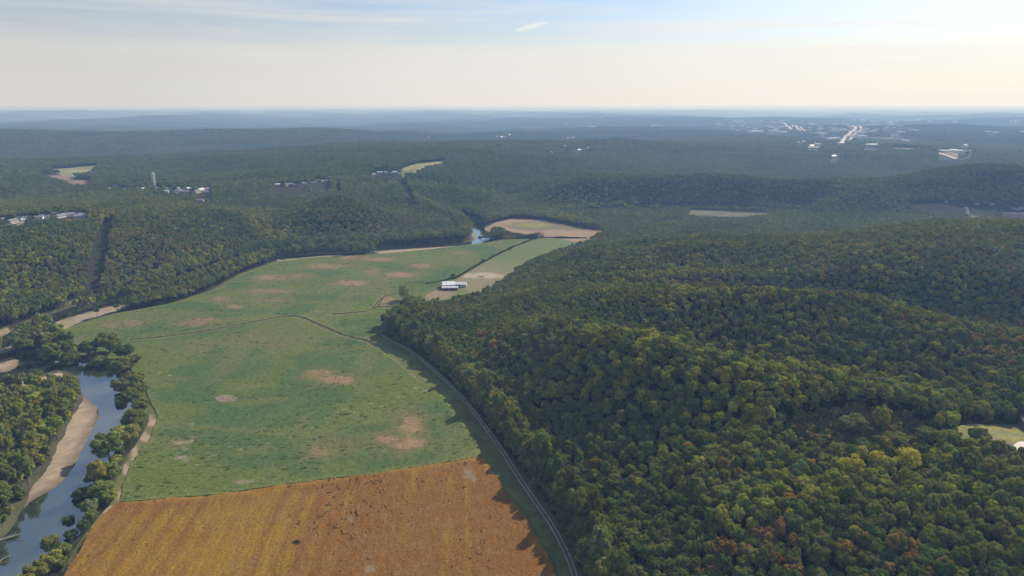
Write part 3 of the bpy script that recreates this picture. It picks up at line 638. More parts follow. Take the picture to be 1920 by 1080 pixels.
# ---- building kit
WALLS = {'white': mat_plain('white_siding', (0.72, 0.70, 0.66)), 'tan': mat_plain('tan_siding', (0.48, 0.40, 0.30)), 'brick': mat_plain('brick_wall', (0.28, 0.17, 0.12)), 'steel': mat_plain('steel_wall', (0.55, 0.56, 0.57), 0.5)}
ROOFS = {'pale': mat_plain('pale_roof', (0.70, 0.68, 0.66), 0.55, 0.0), 'grey': mat_plain('grey_shingle', (0.20, 0.20, 0.21), 0.8), 'white': mat_plain('white_metal_roof', (0.85, 0.85, 0.83), 0.5, 0.0), 'dark': mat_plain('dark_shingle', (0.08, 0.08, 0.09), 0.8)}
M_GLASS = mat_plain('window_glass', (0.03, 0.04, 0.05), 0.08); M_TRIM = mat_plain('trim_paint', (0.75, 0.74, 0.70)); M_DOOR = mat_plain('door_paint', (0.16, 0.08, 0.05))
def house_tpl(wall, roof, w=15, d=9, h=3.2, rh=2.6, chimney=True):
    r = empty('house', (0, 0, 0))
    MB().box(-w / 2, w / 2, -d / 2, d / 2, -2, h).poly([(-w / 2, -d / 2, h), (-w / 2, d / 2, h), (-w / 2, 0, h + rh - .15), (w / 2, -d / 2, h), (w / 2, d / 2, h), (w / 2, 0, h + rh - .15)], [(1, 0, 2), (3, 4, 5)]).build('wall', WALLS[wall], r)
    o = .5; e = h - .12
    rf = MB().poly([(-w / 2 - o, -d / 2 - o, e), (w / 2 + o, -d / 2 - o, e), (w / 2 + o, 0, h + rh), (-w / 2 - o, 0, h + rh), (-w / 2 - o, d / 2 + o, e), (w / 2 + o, d / 2 + o, e),
                    (-w / 2 - o, -d / 2 - o, e - .2), (w / 2 + o, -d / 2 - o, e - .2), (w / 2 + o, 0, h + rh - .25), (-w / 2 - o, 0, h + rh - .25), (-w / 2 - o, d / 2 + o, e - .2), (w / 2 + o, d / 2 + o, e - .2)],
                   [(0, 1, 2, 3), (3, 2, 5, 4), (7, 6, 9, 8), (8, 9, 10, 11), (0, 6, 7, 1), (4, 5, 11, 10), (0, 3, 9, 6), (3, 4, 10, 9), (1, 7, 8, 2), (2, 8, 11, 5)]).build('roof', ROOFS[roof], r)
    if chimney: MB().box(w * .25, w * .25 + .9, .6, 1.6, h, h + rh + .9).build('chimney', WALLS['brick'], rf)
    for x in (-w * .33, w * .12, w * .36):
        f = MB().box(x - .75, x + .75, -d / 2 - .08, -d / 2 + .02, 1.0, 2.3).build('window', M_TRIM, r); MB().box(x - .62, x + .62, -d / 2 - .11, -d / 2 - .05, 1.1, 2.2).build('pane', M_GLASS, f)
    MB().box(-w * .1 - .5, -w * .1 + .5, -d / 2 - .08, -d / 2 + .02, 0, 2.1).build('door', M_DOOR, r)
    MB().box(-w * .1 - 1.2, -w * .1 + 1.2, -d / 2 - 1.6, -d / 2 - .1, -.6, .12).build('doorstep', M_CONC, r)
    return r
def hall_tpl(wall, roof, w=50, d=30, h=8):
    r = empty('commercial_building', (0, 0, 0))
    MB().box(-w / 2, w / 2, -d / 2, d / 2, -3, h).build('wall', WALLS[wall], r)
    rf = MB().box(-w / 2 - .3, w / 2 + .3, -d / 2 - .3, d / 2 + .3, h + .003, h + .7).build('roof', ROOFS[roof], r)
    for x in (-w * .25, w * .2): MB().box(x, x + 3, -2, 1, h + .703, h + 2.2).build('roof_unit', ROOFS['grey'], rf)
    MB().box(-w * .42, -w * .08, -d / 2 - .12, -d / 2 + .02, 1, 3.6).build('window_band', M_GLASS, r)
    MB().box(w * .02, w * .09, -d / 2 - .12, -d / 2 + .02, 0, 3).build('door', M_DOOR, r); MB().box(-w * .44, w * .14, -d / 2 - 2.2, -d / 2 - .13, 3.9, 4.2).build('canopy', M_TRIM, r)
    return r
ORD = ['first', 'second', 'third', 'fourth', 'fifth', 'sixth', 'seventh', 'eighth', 'ninth', 'tenth', 'eleventh', 'twelfth', 'thirteenth', 'fourteenth', 'fifteenth', 'sixteenth', 'seventeenth', 'eighteenth', 'nineteenth', 'twentieth', 'twenty-first', 'twenty-second', 'twenty-third', 'twenty-fourth', 'twenty-fifth']
WAYS = []                                     # open sight corridors in the trees: (x, y, halfwidth, length towards the valley)
TPL = {}
def put(kind, u, v, sx=1.0, rz=None, sz=1.0, label='', cat='house', group=None, seed=0, ways=True):
    rnd = random.Random(int(u * 31 + v * 7 + seed)); x, y = hit(u, v)
    if kind not in TPL:
        TPL[kind] = (house_tpl if kind[0] == 'h' else hall_tpl)(*kind[1:]); o = TPL[kind]
    else: o = copy_tree(TPL[kind])
    o.location = (x, y, float(hgt(x, y)) + 0.4); o.rotation_euler = (0, 0, rnd.uniform(-1.2, 1.2) - math.atan2(x, y) if rz is None else rz)
    o.scale = (sx, sx, sx * sz)
    for k in ('label', 'category', 'group'):
        if k in o: del o[k]
    tag(o, label, cat, group)
    r = math.hypot(x, y); dep = (H - float(hgt(x, y))) / r
    wd = (15 if kind[0] == 'h' else kind[3] if len(kind) > 3 else 50) * sx * .6 + 3
    WAYS.append((x, y, wd * .62, min(11 / dep * .9, 300) if ways else 12))
    return o
HK = [('h', 'white', 'pale'), ('h', 'tan', 'grey'), ('h', 'white', 'grey'), ('h', 'tan', 'pale'), ('h', 'brick', 'dark'), ('h', 'white', 'white')]
RN = {'pale': 'pale grey', 'grey': 'mid grey', 'dark': 'dark', 'white': 'white'}
def row(pts, where, group, s=1.0, seedk=0):
    pts = sorted(pts)
    for i, p in enumerate(pts):
        k = HK[(i * 5 + seedk + (i * i) % 3) % 5]
        if len(p) > 2: k = HK[p[2]]
        put(k, p[0], p[1], s * .75 * (0.9 + .25 * ((i * .37) % 1)), None, 1, '%s house, %s roof, %s from left %s' % (k[1], RN[k[2]], ORD[i], where), 'house', group)
row([(6, 414), (24, 417), (38, 413), (50, 411), (72, 411), (84, 409), (106, 403), (113, 408), (126, 406), (140, 404), (149, 408), (156, 405, 5)], 'among the trees on the near left hilltop', 'houses on the near left hilltop', 1.0, 1)
row([(206, 356), (217, 350), (220, 355), (235, 357), (258, 356), (272, 356), (297, 356), (316, 356), (313, 361), (335, 356), (329, 362), (337, 361), (355, 356), (348, 362), (369, 362), (377, 358), (391, 356), (387, 362), (375, 378), (306, 344), (251, 345)],
    'in the rows below the white standpipe', 'houses below the standpipe', 1.05, 0)
row([(520, 348), (528, 347), (536, 349), (545, 347), (553, 349), (561, 350), (572, 346), (588, 345), (596, 341), (606, 342), (613, 341), (634, 343)], 'in the row on the middle ridge', 'houses on the middle ridge', 1.0, 3)
row([(700, 328), (712, 325), (724, 325), (737, 324), (743, 325)], 'just left of the long ridge-top field', 'houses beside the ridge-top field', 1.0, 2)
row([(1085, 283), (1080, 276), (1102, 279), (1035, 287), (1102, 276), (1090, 283), (1060, 275), (935, 277)], 'in the wooded settlement beyond the far field', 'houses in the far wooded settlement', 1.25, 4)
row([(932, 257), (945, 257), (955, 254), (940, 258), (803, 258), (1066, 260), (1075, 258)], 'on the blue wooded ridge near the centre', 'houses on the blue ridge', 1.5, 2)
row([(1832, 383), (1860, 384), (1774, 379), (1908, 393), (1917, 391), (1898, 392)], 'around the roadside fields at the right', 'houses by the roadside fields', .6, 1)
row([(1484, 272), (1497, 269), (1507, 268), (1515, 273), (1522, 276), (1530, 279), (1535, 273), (1541, 276), (1527, 270), (1562, 295), (1571, 292), (1553, 268), (1518, 279)], 'in the estate left of the highway', 'houses left of the highway', 1.7, 4)
# town
CK = {'w': ('c', 'white', 'white', 46, 26, 8), 's': ('c', 'steel', 'pale', 40, 30, 8), 't': ('c', 'tan', 'pale', 46, 26, 7), 'd': ('c', 'brick', 'grey', 40, 24, 7)}
CN = {'w': 'white hall', 's': 'grey pale roofed hall', 't': 'tan pale roofed hall', 'd': 'brown grey roofed hall'}
def town(pts, where, group, s=1.0):
    for i, (u, v, k, q) in enumerate(sorted(pts)):
        put(CK[k], u, v, s * q, None, 1 / max(q, 1) ** .5, '%s, %s from left %s' % (CN[k], ORD[i], where), 'building', group)
town([(1345, 233, 'w', .9), (1354, 233, 't', 1), (1375, 227, 's', 1.1), (1382, 228, 'w', .9), (1390, 227, 's', 1), (1385, 245, 'w', .6), (1416, 249, 'w', 2.0), (1410, 229, 'w', .8), (1420, 230, 's', .8), (1449, 247, 'w', 1.1), (1457, 248, 't', .7), (1467, 249, 'w', 1), (1467, 227, 'w', 1.1), (1446, 240, 't', .9), (1462, 240, 's', .8), (1520, 232, 's', .9), (1526, 233, 't', .8), (1471, 239, 't', .8)],
     'in the town left of the highway', 'halls in the left part of town')
town([(1541, 252, 'w', 1.0), (1575, 244, 'w', .7), (1566, 241, 'w', .6), (1581, 244, 'w', .6), (1565, 233, 't', 1), (1586, 234, 's', .9), (1558, 262, 'w', .9), (1566, 261, 's', 1), (1577, 271, 'w', .7), (1595, 257, 'w', .8), (1603, 254, 't', .7), (1608, 249, 'w', .7), (1615, 247, 'w', .8), (1616, 251, 't', .8), (1620, 243, 's', .8), (1632, 246, 'w', .5), (1617, 257, 'w', .9), (1605, 260, 'd', .8), (1634, 275, 't', 1.1), (1638, 273, 'w', .7)],
     'beside the highway strip', 'halls beside the highway')
town([(1600, 226, 'w', .9), (1617, 226, 'w', 1.1), (1635, 230, 's', 1.2), (1645, 229, 't', .9), (1669, 230, 'w', 1.2), (1680, 228, 's', .9), (1695, 226, 'w', .9), (1702, 227, 'w', .9), (1712, 227, 's', .9), (1720, 226, 'w', 1), (1726, 224, 't', 1), (1742, 228, 's', .8), (1790, 230, 'w', .9), (1672, 249, 'd', .8), (1688, 249, 's', .8), (1897, 227, 'w', .8), (1905, 226, 'w', .8), (1915, 226, 's', .8), (1851, 248, 'w', .6), (1866, 250, 't', .8), (1918, 248, 's', .7)],
     'along the skyline of the far right', 'halls along the skyline')
town([(1769, 285, 'w', 1.0), (1780, 284, 's', .7), (1786, 283, 'w', .9), (1797, 285, 'w', 1.1), (1806, 286, 's', .8), (1815, 284, 't', .8), (1820, 286, 'd', .6)], 'beside the grey water tower', 'halls by the water tower', .62)
town([(1110, 239, 'w', 1.0), (1232, 236, 'w', 1.1), (1222, 236.5, 'w', .8), (1060, 233, 's', .9), (1240, 236.5, 't', .9), (1128, 221, 's', 1.2)], 'on the blue upland right of centre', 'halls on the blue upland')

def fringe():
    pts = []; r = random.Random(5)
    for i in range(25): pts.append((1372 + i * 14.2 + r.uniform(-5, 5), 224 + 20 * r.random() ** 1.3 + (3 if i > 12 else 0), 'wstwwd'[i % 6], r.uniform(.55, .85)))
    town(pts, 'among the small town fringe halls', 'small halls on the town fringe')
    town([(1404 + i * 15 + r.uniform(-4, 4), 236 + 8 * r.random(), 'wws'[i % 3], r.uniform(.4, .6)) for i in range(21)], 'in the scatter of tiny town halls', 'tiny halls scattered through town')
fringe()
# ---- barns in the yard
def barn():
    def arch(name, w, d, h, wall, roof, u, v, rz, label, lean=False):
        x, y = onz(u, v); r = empty(name, (x, y, .2), rz)
        MB().box(-w / 2, w / 2, -d / 2, d / 2, 0, h).poly([(-w / 2, -d / 2, h), (-w / 2, d / 2, h), (-w / 2, 0, h + d * .22), (w / 2, -d / 2, h), (w / 2, d / 2, h), (w / 2, 0, h + d * .22)], [(1, 0, 2), (3, 4, 5)]).build('wall', WALLS[wall], r)
        o = .4; e = h - .05; p = h + d * .22 + .12
        MB().poly([(-w / 2 - o, -d / 2 - o, e), (w / 2 + o, -d / 2 - o, e), (w / 2 + o, 0, p), (-w / 2 - o, 0, p), (-w / 2 - o, d / 2 + o, e), (w / 2 + o, d / 2 + o, e)], [(0, 1, 2, 3), (3, 2, 5, 4)]).build('roof', ROOFS[roof], r)
        for k in range(int(w / 7)):
            MB().box(-w / 2 + 2 + k * 7, -w / 2 + 6 + k * 7, -d / 2 - .07, -d / 2 + .02, 0, h * .8).build('door', M_DOOR if k % 2 else M_GLASS, r)
        return tag(r, label, 'barn')
    a = arch('barn', 13, 11, 4.2, 'tan', 'white', 841, 539, .15, 'squat farm shed with bright white roof at the left end of the yard'); WAYS.append((*a.location[:2], 12, 30))
    a = arch('barn', 20, 8, 3.2, 'steel', 'pale', 858, 537, -.06, 'long low farm shed with pale lilac metal roof behind the yard'); WAYS.append((*a.location[:2], 18, 30))
    a = arch('barn', 17, 5.5, 2.8, 'brick', 'pale', 844, 543.5, .05, 'small narrow shed with pale roof in front of the two larger ones'); WAYS.append((*a.location[:2], 14, 30))
barn()
def right_house():
    k = ('h', 'brick', 'dark', 16, 12, 5.5, 3.5); o = put(k, 1934, 804, .72, 1.2, 1, 'tall dark roofed house cut by the right edge beside the mown plot', 'house', None)
right_house(); WAYS.append((*hit(1908, 843), 9, 16)); WAYS.append((*hit(1840, 815), 12, 10))
# ---- towers
def standpipe():
    x, y = hit(290, 352); z = float(hgt(x, y)); s = math.hypot(x, y) / FPX
    r = empty('standpipe', (x, y, z)); hh = 24 * s; ra = 2.3 * s
    MB().tube([(0, 0, -2), (0, 0, hh)], [ra, ra], 20).build('tank', WALLS['white'], r)
    MB().tube([(0, 0, hh + .003), (0, 0, hh + ra * .35), (0, 0, hh + ra * .45)], [ra * 1.02, ra * .5, .1], 20).build('cap', WALLS['white'], r)
    MB().tube([(ra + .15, -.3, 0), (ra + .15, -.3, hh)], .12, 4).tube([(ra + .15, .3, 0), (ra + .15, .3, hh)], .12, 4).build('ladder', M_TRIM, r)
    tag(r, 'tall slim white standpipe rising from the wooded hill above the house rows', 'water tower')
standpipe(); WAYS.append((*hit(290, 352), 7, 130))
def water_tower():
    x, y = hit(1807, 290); z = float(hgt(x, y)); s = math.hypot(x, y) / FPX; r = empty('water_tower', (x, y, z), 0); hh = 15 * s; ra = 4 * s
    MB().tube([(0, 0, hh * .62), (0, 0, hh * .68), (0, 0, hh * .92), (0, 0, hh), (0, 0, hh * 1.04)], [ra * .5, ra, ra, ra * .7, .2], 18).build('tank', WALLS['steel'], r)
    for k in range(4):
        a = k * math.pi / 2 + .6; MB().tube([(math.cos(a) * ra * 1.15, math.sin(a) * ra * 1.15, -2), (math.cos(a) * ra * .8, math.sin(a) * ra * .8, hh * .66)], .9, 6).build('leg', WALLS['steel'], r)
    MB().tube([(0, 0, -2), (0, 0, hh * .62)], 1.0, 8).build('riser', WALLS['steel'], r)
    tag(r, 'grey legged water tower standing behind the white halls at the right', 'water tower')
water_tower()
def mast(u, v, hp, label):
    x, y = hit(u, v); z = float(hgt(x, y)); s = math.hypot(x, y) / FPX; hh = hp * s; r = empty('radio_mast', (x, y, z)); w = 2.2; b = MB()
    M_ = mat_plain('dark_steel', (0.07, 0.07, 0.08), 0.5)
    for k in range(3):
        a = k * 2.094; MB().tube([(w * math.cos(a), w * math.sin(a), 0), (w * .5 * math.cos(a), w * .5 * math.sin(a), hh)], .45, 5).build('leg', M_, r)
        for j in range(8): a2 = a + 2.094; q0, q1 = 1 - .5 * j / 8, 1 - .5 * (j + 1) / 8; b.tube([(w * q0 * math.cos(a), w * q0 * math.sin(a), hh * j / 8), (w * q1 * math.cos(a2), w * q1 * math.sin(a2), hh * (j + 1) / 8)], .22, 4)
    b.build('bracing', M_, r); tag(r, label, 'mast')
mast(1770, 268, 23, 'tall dark lattice mast left of the grey water tower')
mast(1031, 246, 8, 'short dark lattice mast on the blue ridge near the centre')
mast(1898, 240, 16, 'dark lattice mast near the right edge on the far upland')

# ---- driftwood at the river's left bank
def driftwood(u, v, s, rz, label):
    x, y = onz(u, v, -1.8); r = MB(); rnd = random.Random(int(u))
    r.tube([(-4 * s, 0, 0), (-1 * s, .3, .5), (2 * s, .1, .9), (5 * s, -.5, 1.6)], [.42 * s, .34 * s, .25 * s, .08 * s], 7)
    for k in range(5): a = rnd.uniform(-1, 1); t = -1 + k * 1.2; r.tube([(t * s, .2, .6), ((t + 1.2) * s, 1.2 * a * s, 1.3 * s), ((t + 2.2) * s, 2.2 * a * s, 2.1 * s)], [.15 * s, .1 * s, .03 * s], 5)
    o = r.build('driftwood', mat_plain('bleached_wood', (0.52, 0.47, 0.38), 0.9)); o.location = (x, y, -1.7); o.rotation_euler = (0, 0, rz); tag(o, label, 'driftwood')
driftwood(12, 1012, 1.2, .5, 'large bleached fallen trunk with branches on the left river bank')
driftwood(8, 1050, .5, .9, 'small bleached snag lying in the shallows at the bottom left')
driftwood(152, 838, .35, 1.2, 'short pale branch stranded at the water edge of the sand bar')

# ------------------------------------------------------------------ trees
def leaf_cloud(nl, nf, size, seed, elong=1.0, sparse=0.0, trunk=False):
    """crown of unit radius, height from 0 (lowest leaves) to 'top' built of many small leaf faces on uneven lobes"""
    r = np.random.default_rng(seed); lob = []
    lob.append((0, 0, .60 * elong, .60))
    for i in range(nl):
        a = i * 2.399 + r.uniform(-.4, .4); t = (i + .5) / nl; zz = (.22 + 1.05 * (1 - t) ** .8 * r.uniform(.78, 1.10)) * elong; rad = math.sqrt(max(0.03, 1 - ((zz / elong - .5) / .90) ** 2)) * .72 * r.uniform(.72, 1.12)
        lob.append((rad * math.cos(a), rad * math.sin(a), zz, r.uniform(.19, .37) * (13 / max(nl, 13)) ** .25))
    lob = np.array(lob); w = lob[:, 3] ** 2; k = r.choice(len(lob), nf, p=w / w.sum())
    d = r.normal(size=(nf, 3)); d /= np.linalg.norm(d, axis=1)[:, None]; d[:, 2] = np.where(d[:, 2] < -.35, -d[:, 2], d[:, 2])
    rad = lob[k, 3] * (1 + r.normal(size=nf) * .14 - sparse * r.uniform(0, .5, nf))
    c = lob[k, :3] + d * rad[:, None] * np.array((1, 1, .82))
    c[:, 2] = np.maximum(c[:, 2], .05)
    # drop buried faces
    keep = np.ones(nf, bool)
    for j in range(len(lob)):
        q = np.linalg.norm((c - lob[j, :3]) / np.array((1, 1, .82)), axis=1); keep &= (q > lob[j, 3] * .80)
    c = c[keep]; d = d[keep]; n = len(c)
    nrm = d + r.normal(size=(n, 3)) * .45; nrm /= np.linalg.norm(nrm, axis=1)[:, None]
    t1 = np.cross(nrm, r.normal(size=(n, 3))); t1 /= np.linalg.norm(t1, axis=1)[:, None] + 1e-9; t2 = np.cross(nrm, t1)
    s = size * r.uniform(.6, 1.35, n)[:, None]
    V = np.stack([c + t1 * s, c - t1 * s * .5 + t2 * s * .9, c - t1 * s * .6 - t2 * s * .85], 1).reshape(-1, 3)
    F = np.arange(len(V)).reshape(-1, 3); lv = np.repeat(np.clip(r.uniform(0, 1, n) * .5 + .5 * _hash(np.floor(c[:, 0] * 4), np.floor(c[:, 1] * 4 + c[:, 2] * 3), seed), 0, 1), 3)
    return V, F, lv, lob
def core(lob, f=.80):
    """dense inner foliage so a crown is not see-through"""
    V = []; F = []
    for x, y, z, r_ in lob:
        n = len(V); m = 8
        for i, (zz, rr_) in enumerate(((-.7, .6), (0, 1), (.6, .75))):
            for j in range(m): a = j * 2 * math.pi / m; V.append((x + r_ * f * rr_ * math.cos(a), y + r_ * f * rr_ * math.sin(a), max(z + r_ * f * zz * .82, .08)))
        V.append((x, y, z + r_ * f * .82)); V.append((x, y, max(z - r_ * f * .82, .05)))
        for i in range(2):
            for j in range(m):
                a, b, c_, d_ = n + i * m + j, n + i * m + (j + 1) % m, n + (i + 1) * m + (j + 1) % m, n + (i + 1) * m + j; F += [(a, b, c_), (a, c_, d_)]
        for j in range(m): F.append((n + 2 * m + j, n + 2 * m + (j + 1) % m, n + 3 * m)); F.append((n + (j + 1) % m, n + j, n + 3 * m + 1))
    return np.array(V), np.array(F)
def crown_mesh(name, nl, nf, size, seed, elong=1.0, sparse=0.0, fcore=.80, stem=False):
    V, F, lv, lob = leaf_cloud(nl, nf, size, seed, elong, sparse)
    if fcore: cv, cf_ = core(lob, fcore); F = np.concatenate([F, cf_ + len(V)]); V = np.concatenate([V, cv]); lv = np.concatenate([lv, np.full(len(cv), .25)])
    nleaf = len(F)
    if stem:
        m = 5; b = len(V); sv = [(.05 * math.cos(k * 2 * math.pi / m) * q, .05 * math.sin(k * 2 * math.pi / m) * q, z) for z, q in ((-1.3, 1.3), (.6, .7)) for k in range(m)]
        sf = []
        for k in range(m): sf += [(b + k, b + (k + 1) % m, b + m + (k + 1) % m), (b + k, b + m + (k + 1) % m, b + m + k)]
        V = np.concatenate([V, sv]); F = np.concatenate([F, sf]); lv = np.concatenate([lv, np.zeros(len(sv))])
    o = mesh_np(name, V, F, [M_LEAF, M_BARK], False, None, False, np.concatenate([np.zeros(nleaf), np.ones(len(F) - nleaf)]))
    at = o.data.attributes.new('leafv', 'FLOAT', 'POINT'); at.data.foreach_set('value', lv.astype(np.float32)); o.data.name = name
    return o
def trunk_mesh(seed):
    r = random.Random(seed); b = MB()
    b.tube([(0, 0, -2.0), (.02, .01, -.8), (.0, .03, .2), (.02, 0, .75)], [.075, .055, .045, .02], 8)
    for k in range(7):
        a = k * 2.4 + r.uniform(-.3, .3); z0 = -.35 + k * .13; q = r.uniform(.45, .68)
        b.tube([(0, 0, z0), (q * .5 * math.cos(a), q * .5 * math.sin(a), z0 + .3), (q * math.cos(a), q * math.sin(a), z0 + .62)], [.03, .02, .008], 5)
    me = bpy.data.meshes.new('trunk'); me.from_pydata(b.v, [], b.f); me.update(); me.materials.append(M_BARK); return me
NEARM = [crown_mesh('crown', 19 + (i * 3) % 8, 4200, .095, 100 + i, (1.0, .85, 1.15, .95, 1.3, .9, 1.05, .8)[i]) for i in range(8)]
SPARSEM = crown_mesh('crown', 16, 2600, .07, 300, 1.15, .45, 0)
CONEM = crown_mesh('crown', 12, 3000, .08, 301, 1.7)
TRM = [trunk_mesh(i) for i in range(4)]
# template meshes for the wood: closest, middle, far crowns and far canopy patches
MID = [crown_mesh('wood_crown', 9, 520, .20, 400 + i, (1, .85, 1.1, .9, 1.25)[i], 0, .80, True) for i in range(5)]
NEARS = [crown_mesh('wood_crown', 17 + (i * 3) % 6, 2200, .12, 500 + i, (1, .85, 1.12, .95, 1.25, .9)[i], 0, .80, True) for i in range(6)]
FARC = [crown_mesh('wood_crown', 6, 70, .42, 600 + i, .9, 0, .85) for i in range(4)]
def patch_mesh(seed):
    r = np.random.default_rng(seed); Vs = []; Fs = []; n = 0; lvs = []
    for k in range(26):
        a = r.uniform(0, 6.28); q = math.sqrt(r.uniform(0, 1)) * .98; s = r.uniform(.14, .24)
        lob = np.array([(0, 0, .4, .8), (.4, .2, .35, .55), (-.35, -.3, .4, .6)]); V, F = core(lob, 1.0)
        V = V + r.normal(size=V.shape) * .10
        V = V * s; V[:, 2] *= 1.2; V[:, 0] += q * math.cos(a); V[:, 1] += q * math.sin(a); V[:, 2] += r.uniform(-.06, .06)
        Vs.append(V); Fs.append(F + n); n += len(V); lvs.append(np.full(len(V), r.uniform(.1, .9)))
    o = mesh_np('canopy_patch', np.concatenate(Vs), np.concatenate(Fs), [M_LEAF], False)
    at = o.data.attributes.new('leafv', 'FLOAT', 'POINT'); at.data.foreach_set('value', np.concatenate(lvs).astype(np.float32)); return o
PATCHM = [patch_mesh(700 + i) for i in range(4)]

def scatter(r0, r1, sp, am=R(53)):
    n = int(2 * r1 * math.sin(am) / sp) + 2; m = int(r1 / (sp * .92)) + 2
    X, Y = np.meshgrid((np.arange(n) - n / 2) * sp, np.arange(m) * sp * .92); X = X + (np.arange(m)[:, None] % 2) * sp / 2
    X = X + RNG.uniform(-.36, .36, X.shape) * sp; Y = Y + RNG.uniform(-.36, .36, X.shape) * sp
    X, Y = X.ravel(), Y.ravel(); r_ = np.hypot(X, Y); a = np.arctan2(X, Y); k = (r_ >= r0) & (r_ < r1) & (np.abs(a) < am); return X[k], Y[k]
def open_mask(X, Y, mul=1.0):
    ok = np.ones(len(X), bool)
    for P, mg in EXC:
        P_ = np.array(P); x0, y0 = P_.min(0) - 15; x1, y1 = P_.max(0) + 15; b = (X > x0) & (X < x1) & (Y > y0) & (Y < y1) & ok
        if b.any():
            ii = np.where(b)[0]; d = sdist(X[ii], Y[ii], P); ok[ii[d < mg * mul]] = False
    d = segdist(X, Y, TRACK, False); ok &= d > 4.2
    near = np.hypot(X, Y) < 2000; ii = np.where(near)[0]; d = segdist(X[ii], Y[ii], BACKRIVER, False); ok[ii[d < BACKHALF + 2]] = False
    for P, w in RIB:
        P_ = np.array(P); x0, y0 = P_.min(0) - 50; x1, y1 = P_.max(0) + 50; ii = np.where((X > x0) & (X < x1) & (Y > y0) & (Y < y1))[0]
        if len(ii): d = segdist(X[ii], Y[ii], P, False); ok[ii[d < w]] = False
    for x, y, w, l in WAYS:
        r_ = math.hypot(x, y); dx, dy = x / r_, y / r_; ii = np.where((np.abs(X - x) < l + w) & (np.abs(Y - y) < l + w))[0]
        t = -((X[ii] - x) * dx + (Y[ii] - y) * dy); s = np.abs(-(X[ii] - x) * dy + (Y[ii] - y) * dx)
        ok[ii[(s < w) & (t > -w * .8) & (t < l)]] = False
    return ok
PAL = {'dark green': (0.074, 0.098, 0.038), 'mid green': (0.106, 0.128, 0.042), 'olive green': (0.142, 0.142, 0.048), 'grey green': (0.125, 0.142, 0.072), 'yellow green': (0.185, 0.185, 0.048),
       'rusty brown': (0.170, 0.118, 0.058), 'bright yellow': (0.46, 0.42, 0.05), 'golden': (0.30, 0.24, 0.06)}
PN = list(PAL); PC = np.array([PAL[k] for k in PN]); PC[:6] *= np.array((1.78, 1.76, 1.34))
def hb(L): return [(*hit(u, v, 8), rad, c, p) for u, v, rad, c, p in L]
ZONES = hb([(1650, 872, 13, 4, .8), (1720, 868, 9, 4, .7), (1500, 900, 9, 4, .6), (1370, 1020, 18, 5, .40), (1450, 1035, 14, 5, .35), (1540, 1015, 9, 5, .4), (1595, 1015, 9, 5, .5), (1668, 1015, 7, 5, .7), (1700, 1035, 12, 5, .5), (1340, 880, 16, 5, .15),
            (1580, 885, 22, 4, .5), (1400, 935, 18, 4, .5), (1470, 920, 14, 4, .6), (1500, 925, 7, 7, .7), (1550, 905, 10, 4, .5), (1760, 880, 28, 4, .3), (1880, 900, 30, 4, .25),
            (1250, 530, 60, 4, .45), (1400, 545, 60, 4, .5), (1330, 536, 40, 7, .35), (1150, 525, 40, 4, .25), (1300, 700, 60, 4, .3), (1560, 720, 60, 4, .35), (1700, 725, 40, 4, .35), (1830, 640, 40, 5, .2), (1890, 650, 25, 5, .5),
            (920, 645, 25, 5, .3), (1050, 700, 30, 4, .2), (1780, 500, 120, 5, .3), (1620, 520, 80, 4, .2), (1150, 640, 40, 4, .3),
            (495, 395, 22, 4, .9), (505, 425, 30, 4, .7), (540, 440, 30, 4, .7), (690, 385, 70, 5, .4), (300, 440, 80, 5, .3), (60, 400, 60, 5, .2), (190, 400, 30, 7, .4), (60, 520, 60, 4, .25), (400, 500, 50, 4, .35), (0, 1050, 10, 6, .5),
            (60, 720, 60, 4, .16), (100, 800, 50, 4, .15), (30, 900, 50, 4, .22), (240, 450, 60, 5, .25), (1150, 400, 120, 4, .35), (1450, 380, 150, 5, .15), (1600, 790, 30, 2, .5)])
def tints(X, Y):
    n = len(X); f = fbm(X / 70, Y / 70, 41, 3); q = RNG.uniform(0, 1, n) * .42 + f * 1.15 - .28
    c = np.where(q < .28, 0, np.where(q < .52, 1, np.where(q < .68, 2, 3))).astype(int)
    u = RNG.uniform(0, 1, n); c = np.where(u < .03, 4, c); c = np.where((u > .996), 5, c); c = np.where((u > .03) & (u < .032), 7, c)
    for x, y, r_, k, p in ZONES: m = (np.hypot(X - x, Y - y) < r_ * (.6 + .8 * fbm(X / 12, Y / 12, 19, 2))) & (RNG.uniform(0, 1, n) < p * ((.6 if r_ < 40 else .22) if k == 5 else .75)); c[m] = k
    col = PC[c] * RNG.uniform(.78, 1.25, (n, 1)) * (1 + RNG.normal(size=(n, 3)) * .06)
    return c, np.clip(col, .005, 1)

# individually placed trees: (u, v of crown centre, crown radius px, palette, elong kind)
NOT = []
def nt(u, v, rp, pal, label, kind='n', zc=None, group=None): NOT.append((u, v, rp, pal, label, kind, zc, group))
riv = [(165, 648, 18, 0), (203, 638, 22, 1), (232, 655, 19, 0), (186, 674, 15, 1), (224, 684, 19, 2), (248, 672, 15, 3), (122, 648, 15, 0), (128, 670, 17, 0), (95, 660, 17, 1), (254, 704, 16, 2),
       (228, 722, 16, 3), (262, 726, 14, 1), (246, 744, 19, 1), (263, 757, 16, 1), (250, 775, 20, 1), (226, 752, 11, 0), (260, 792, 14, 1), (233, 808, 26, 2), (200, 834, 29, 1), (218, 860, 12, 4), (204, 884, 21, 1), (178, 890, 17, 0),
       (190, 914, 22, 1), (152, 922, 17, 0), (205, 928, 15, 4), (168, 945, 17, 3), (170, 966, 13, 1), (128, 973, 11, 0), (132, 1000, 12, 0), (155, 985, 11, 0), (94, 1012, 14, 2), (116, 1026, 15, 1), (95, 1048, 20, 4), (68, 1070, 20, 2), (112, 1052, 13, 1), (40, 1090, 22, 2)]
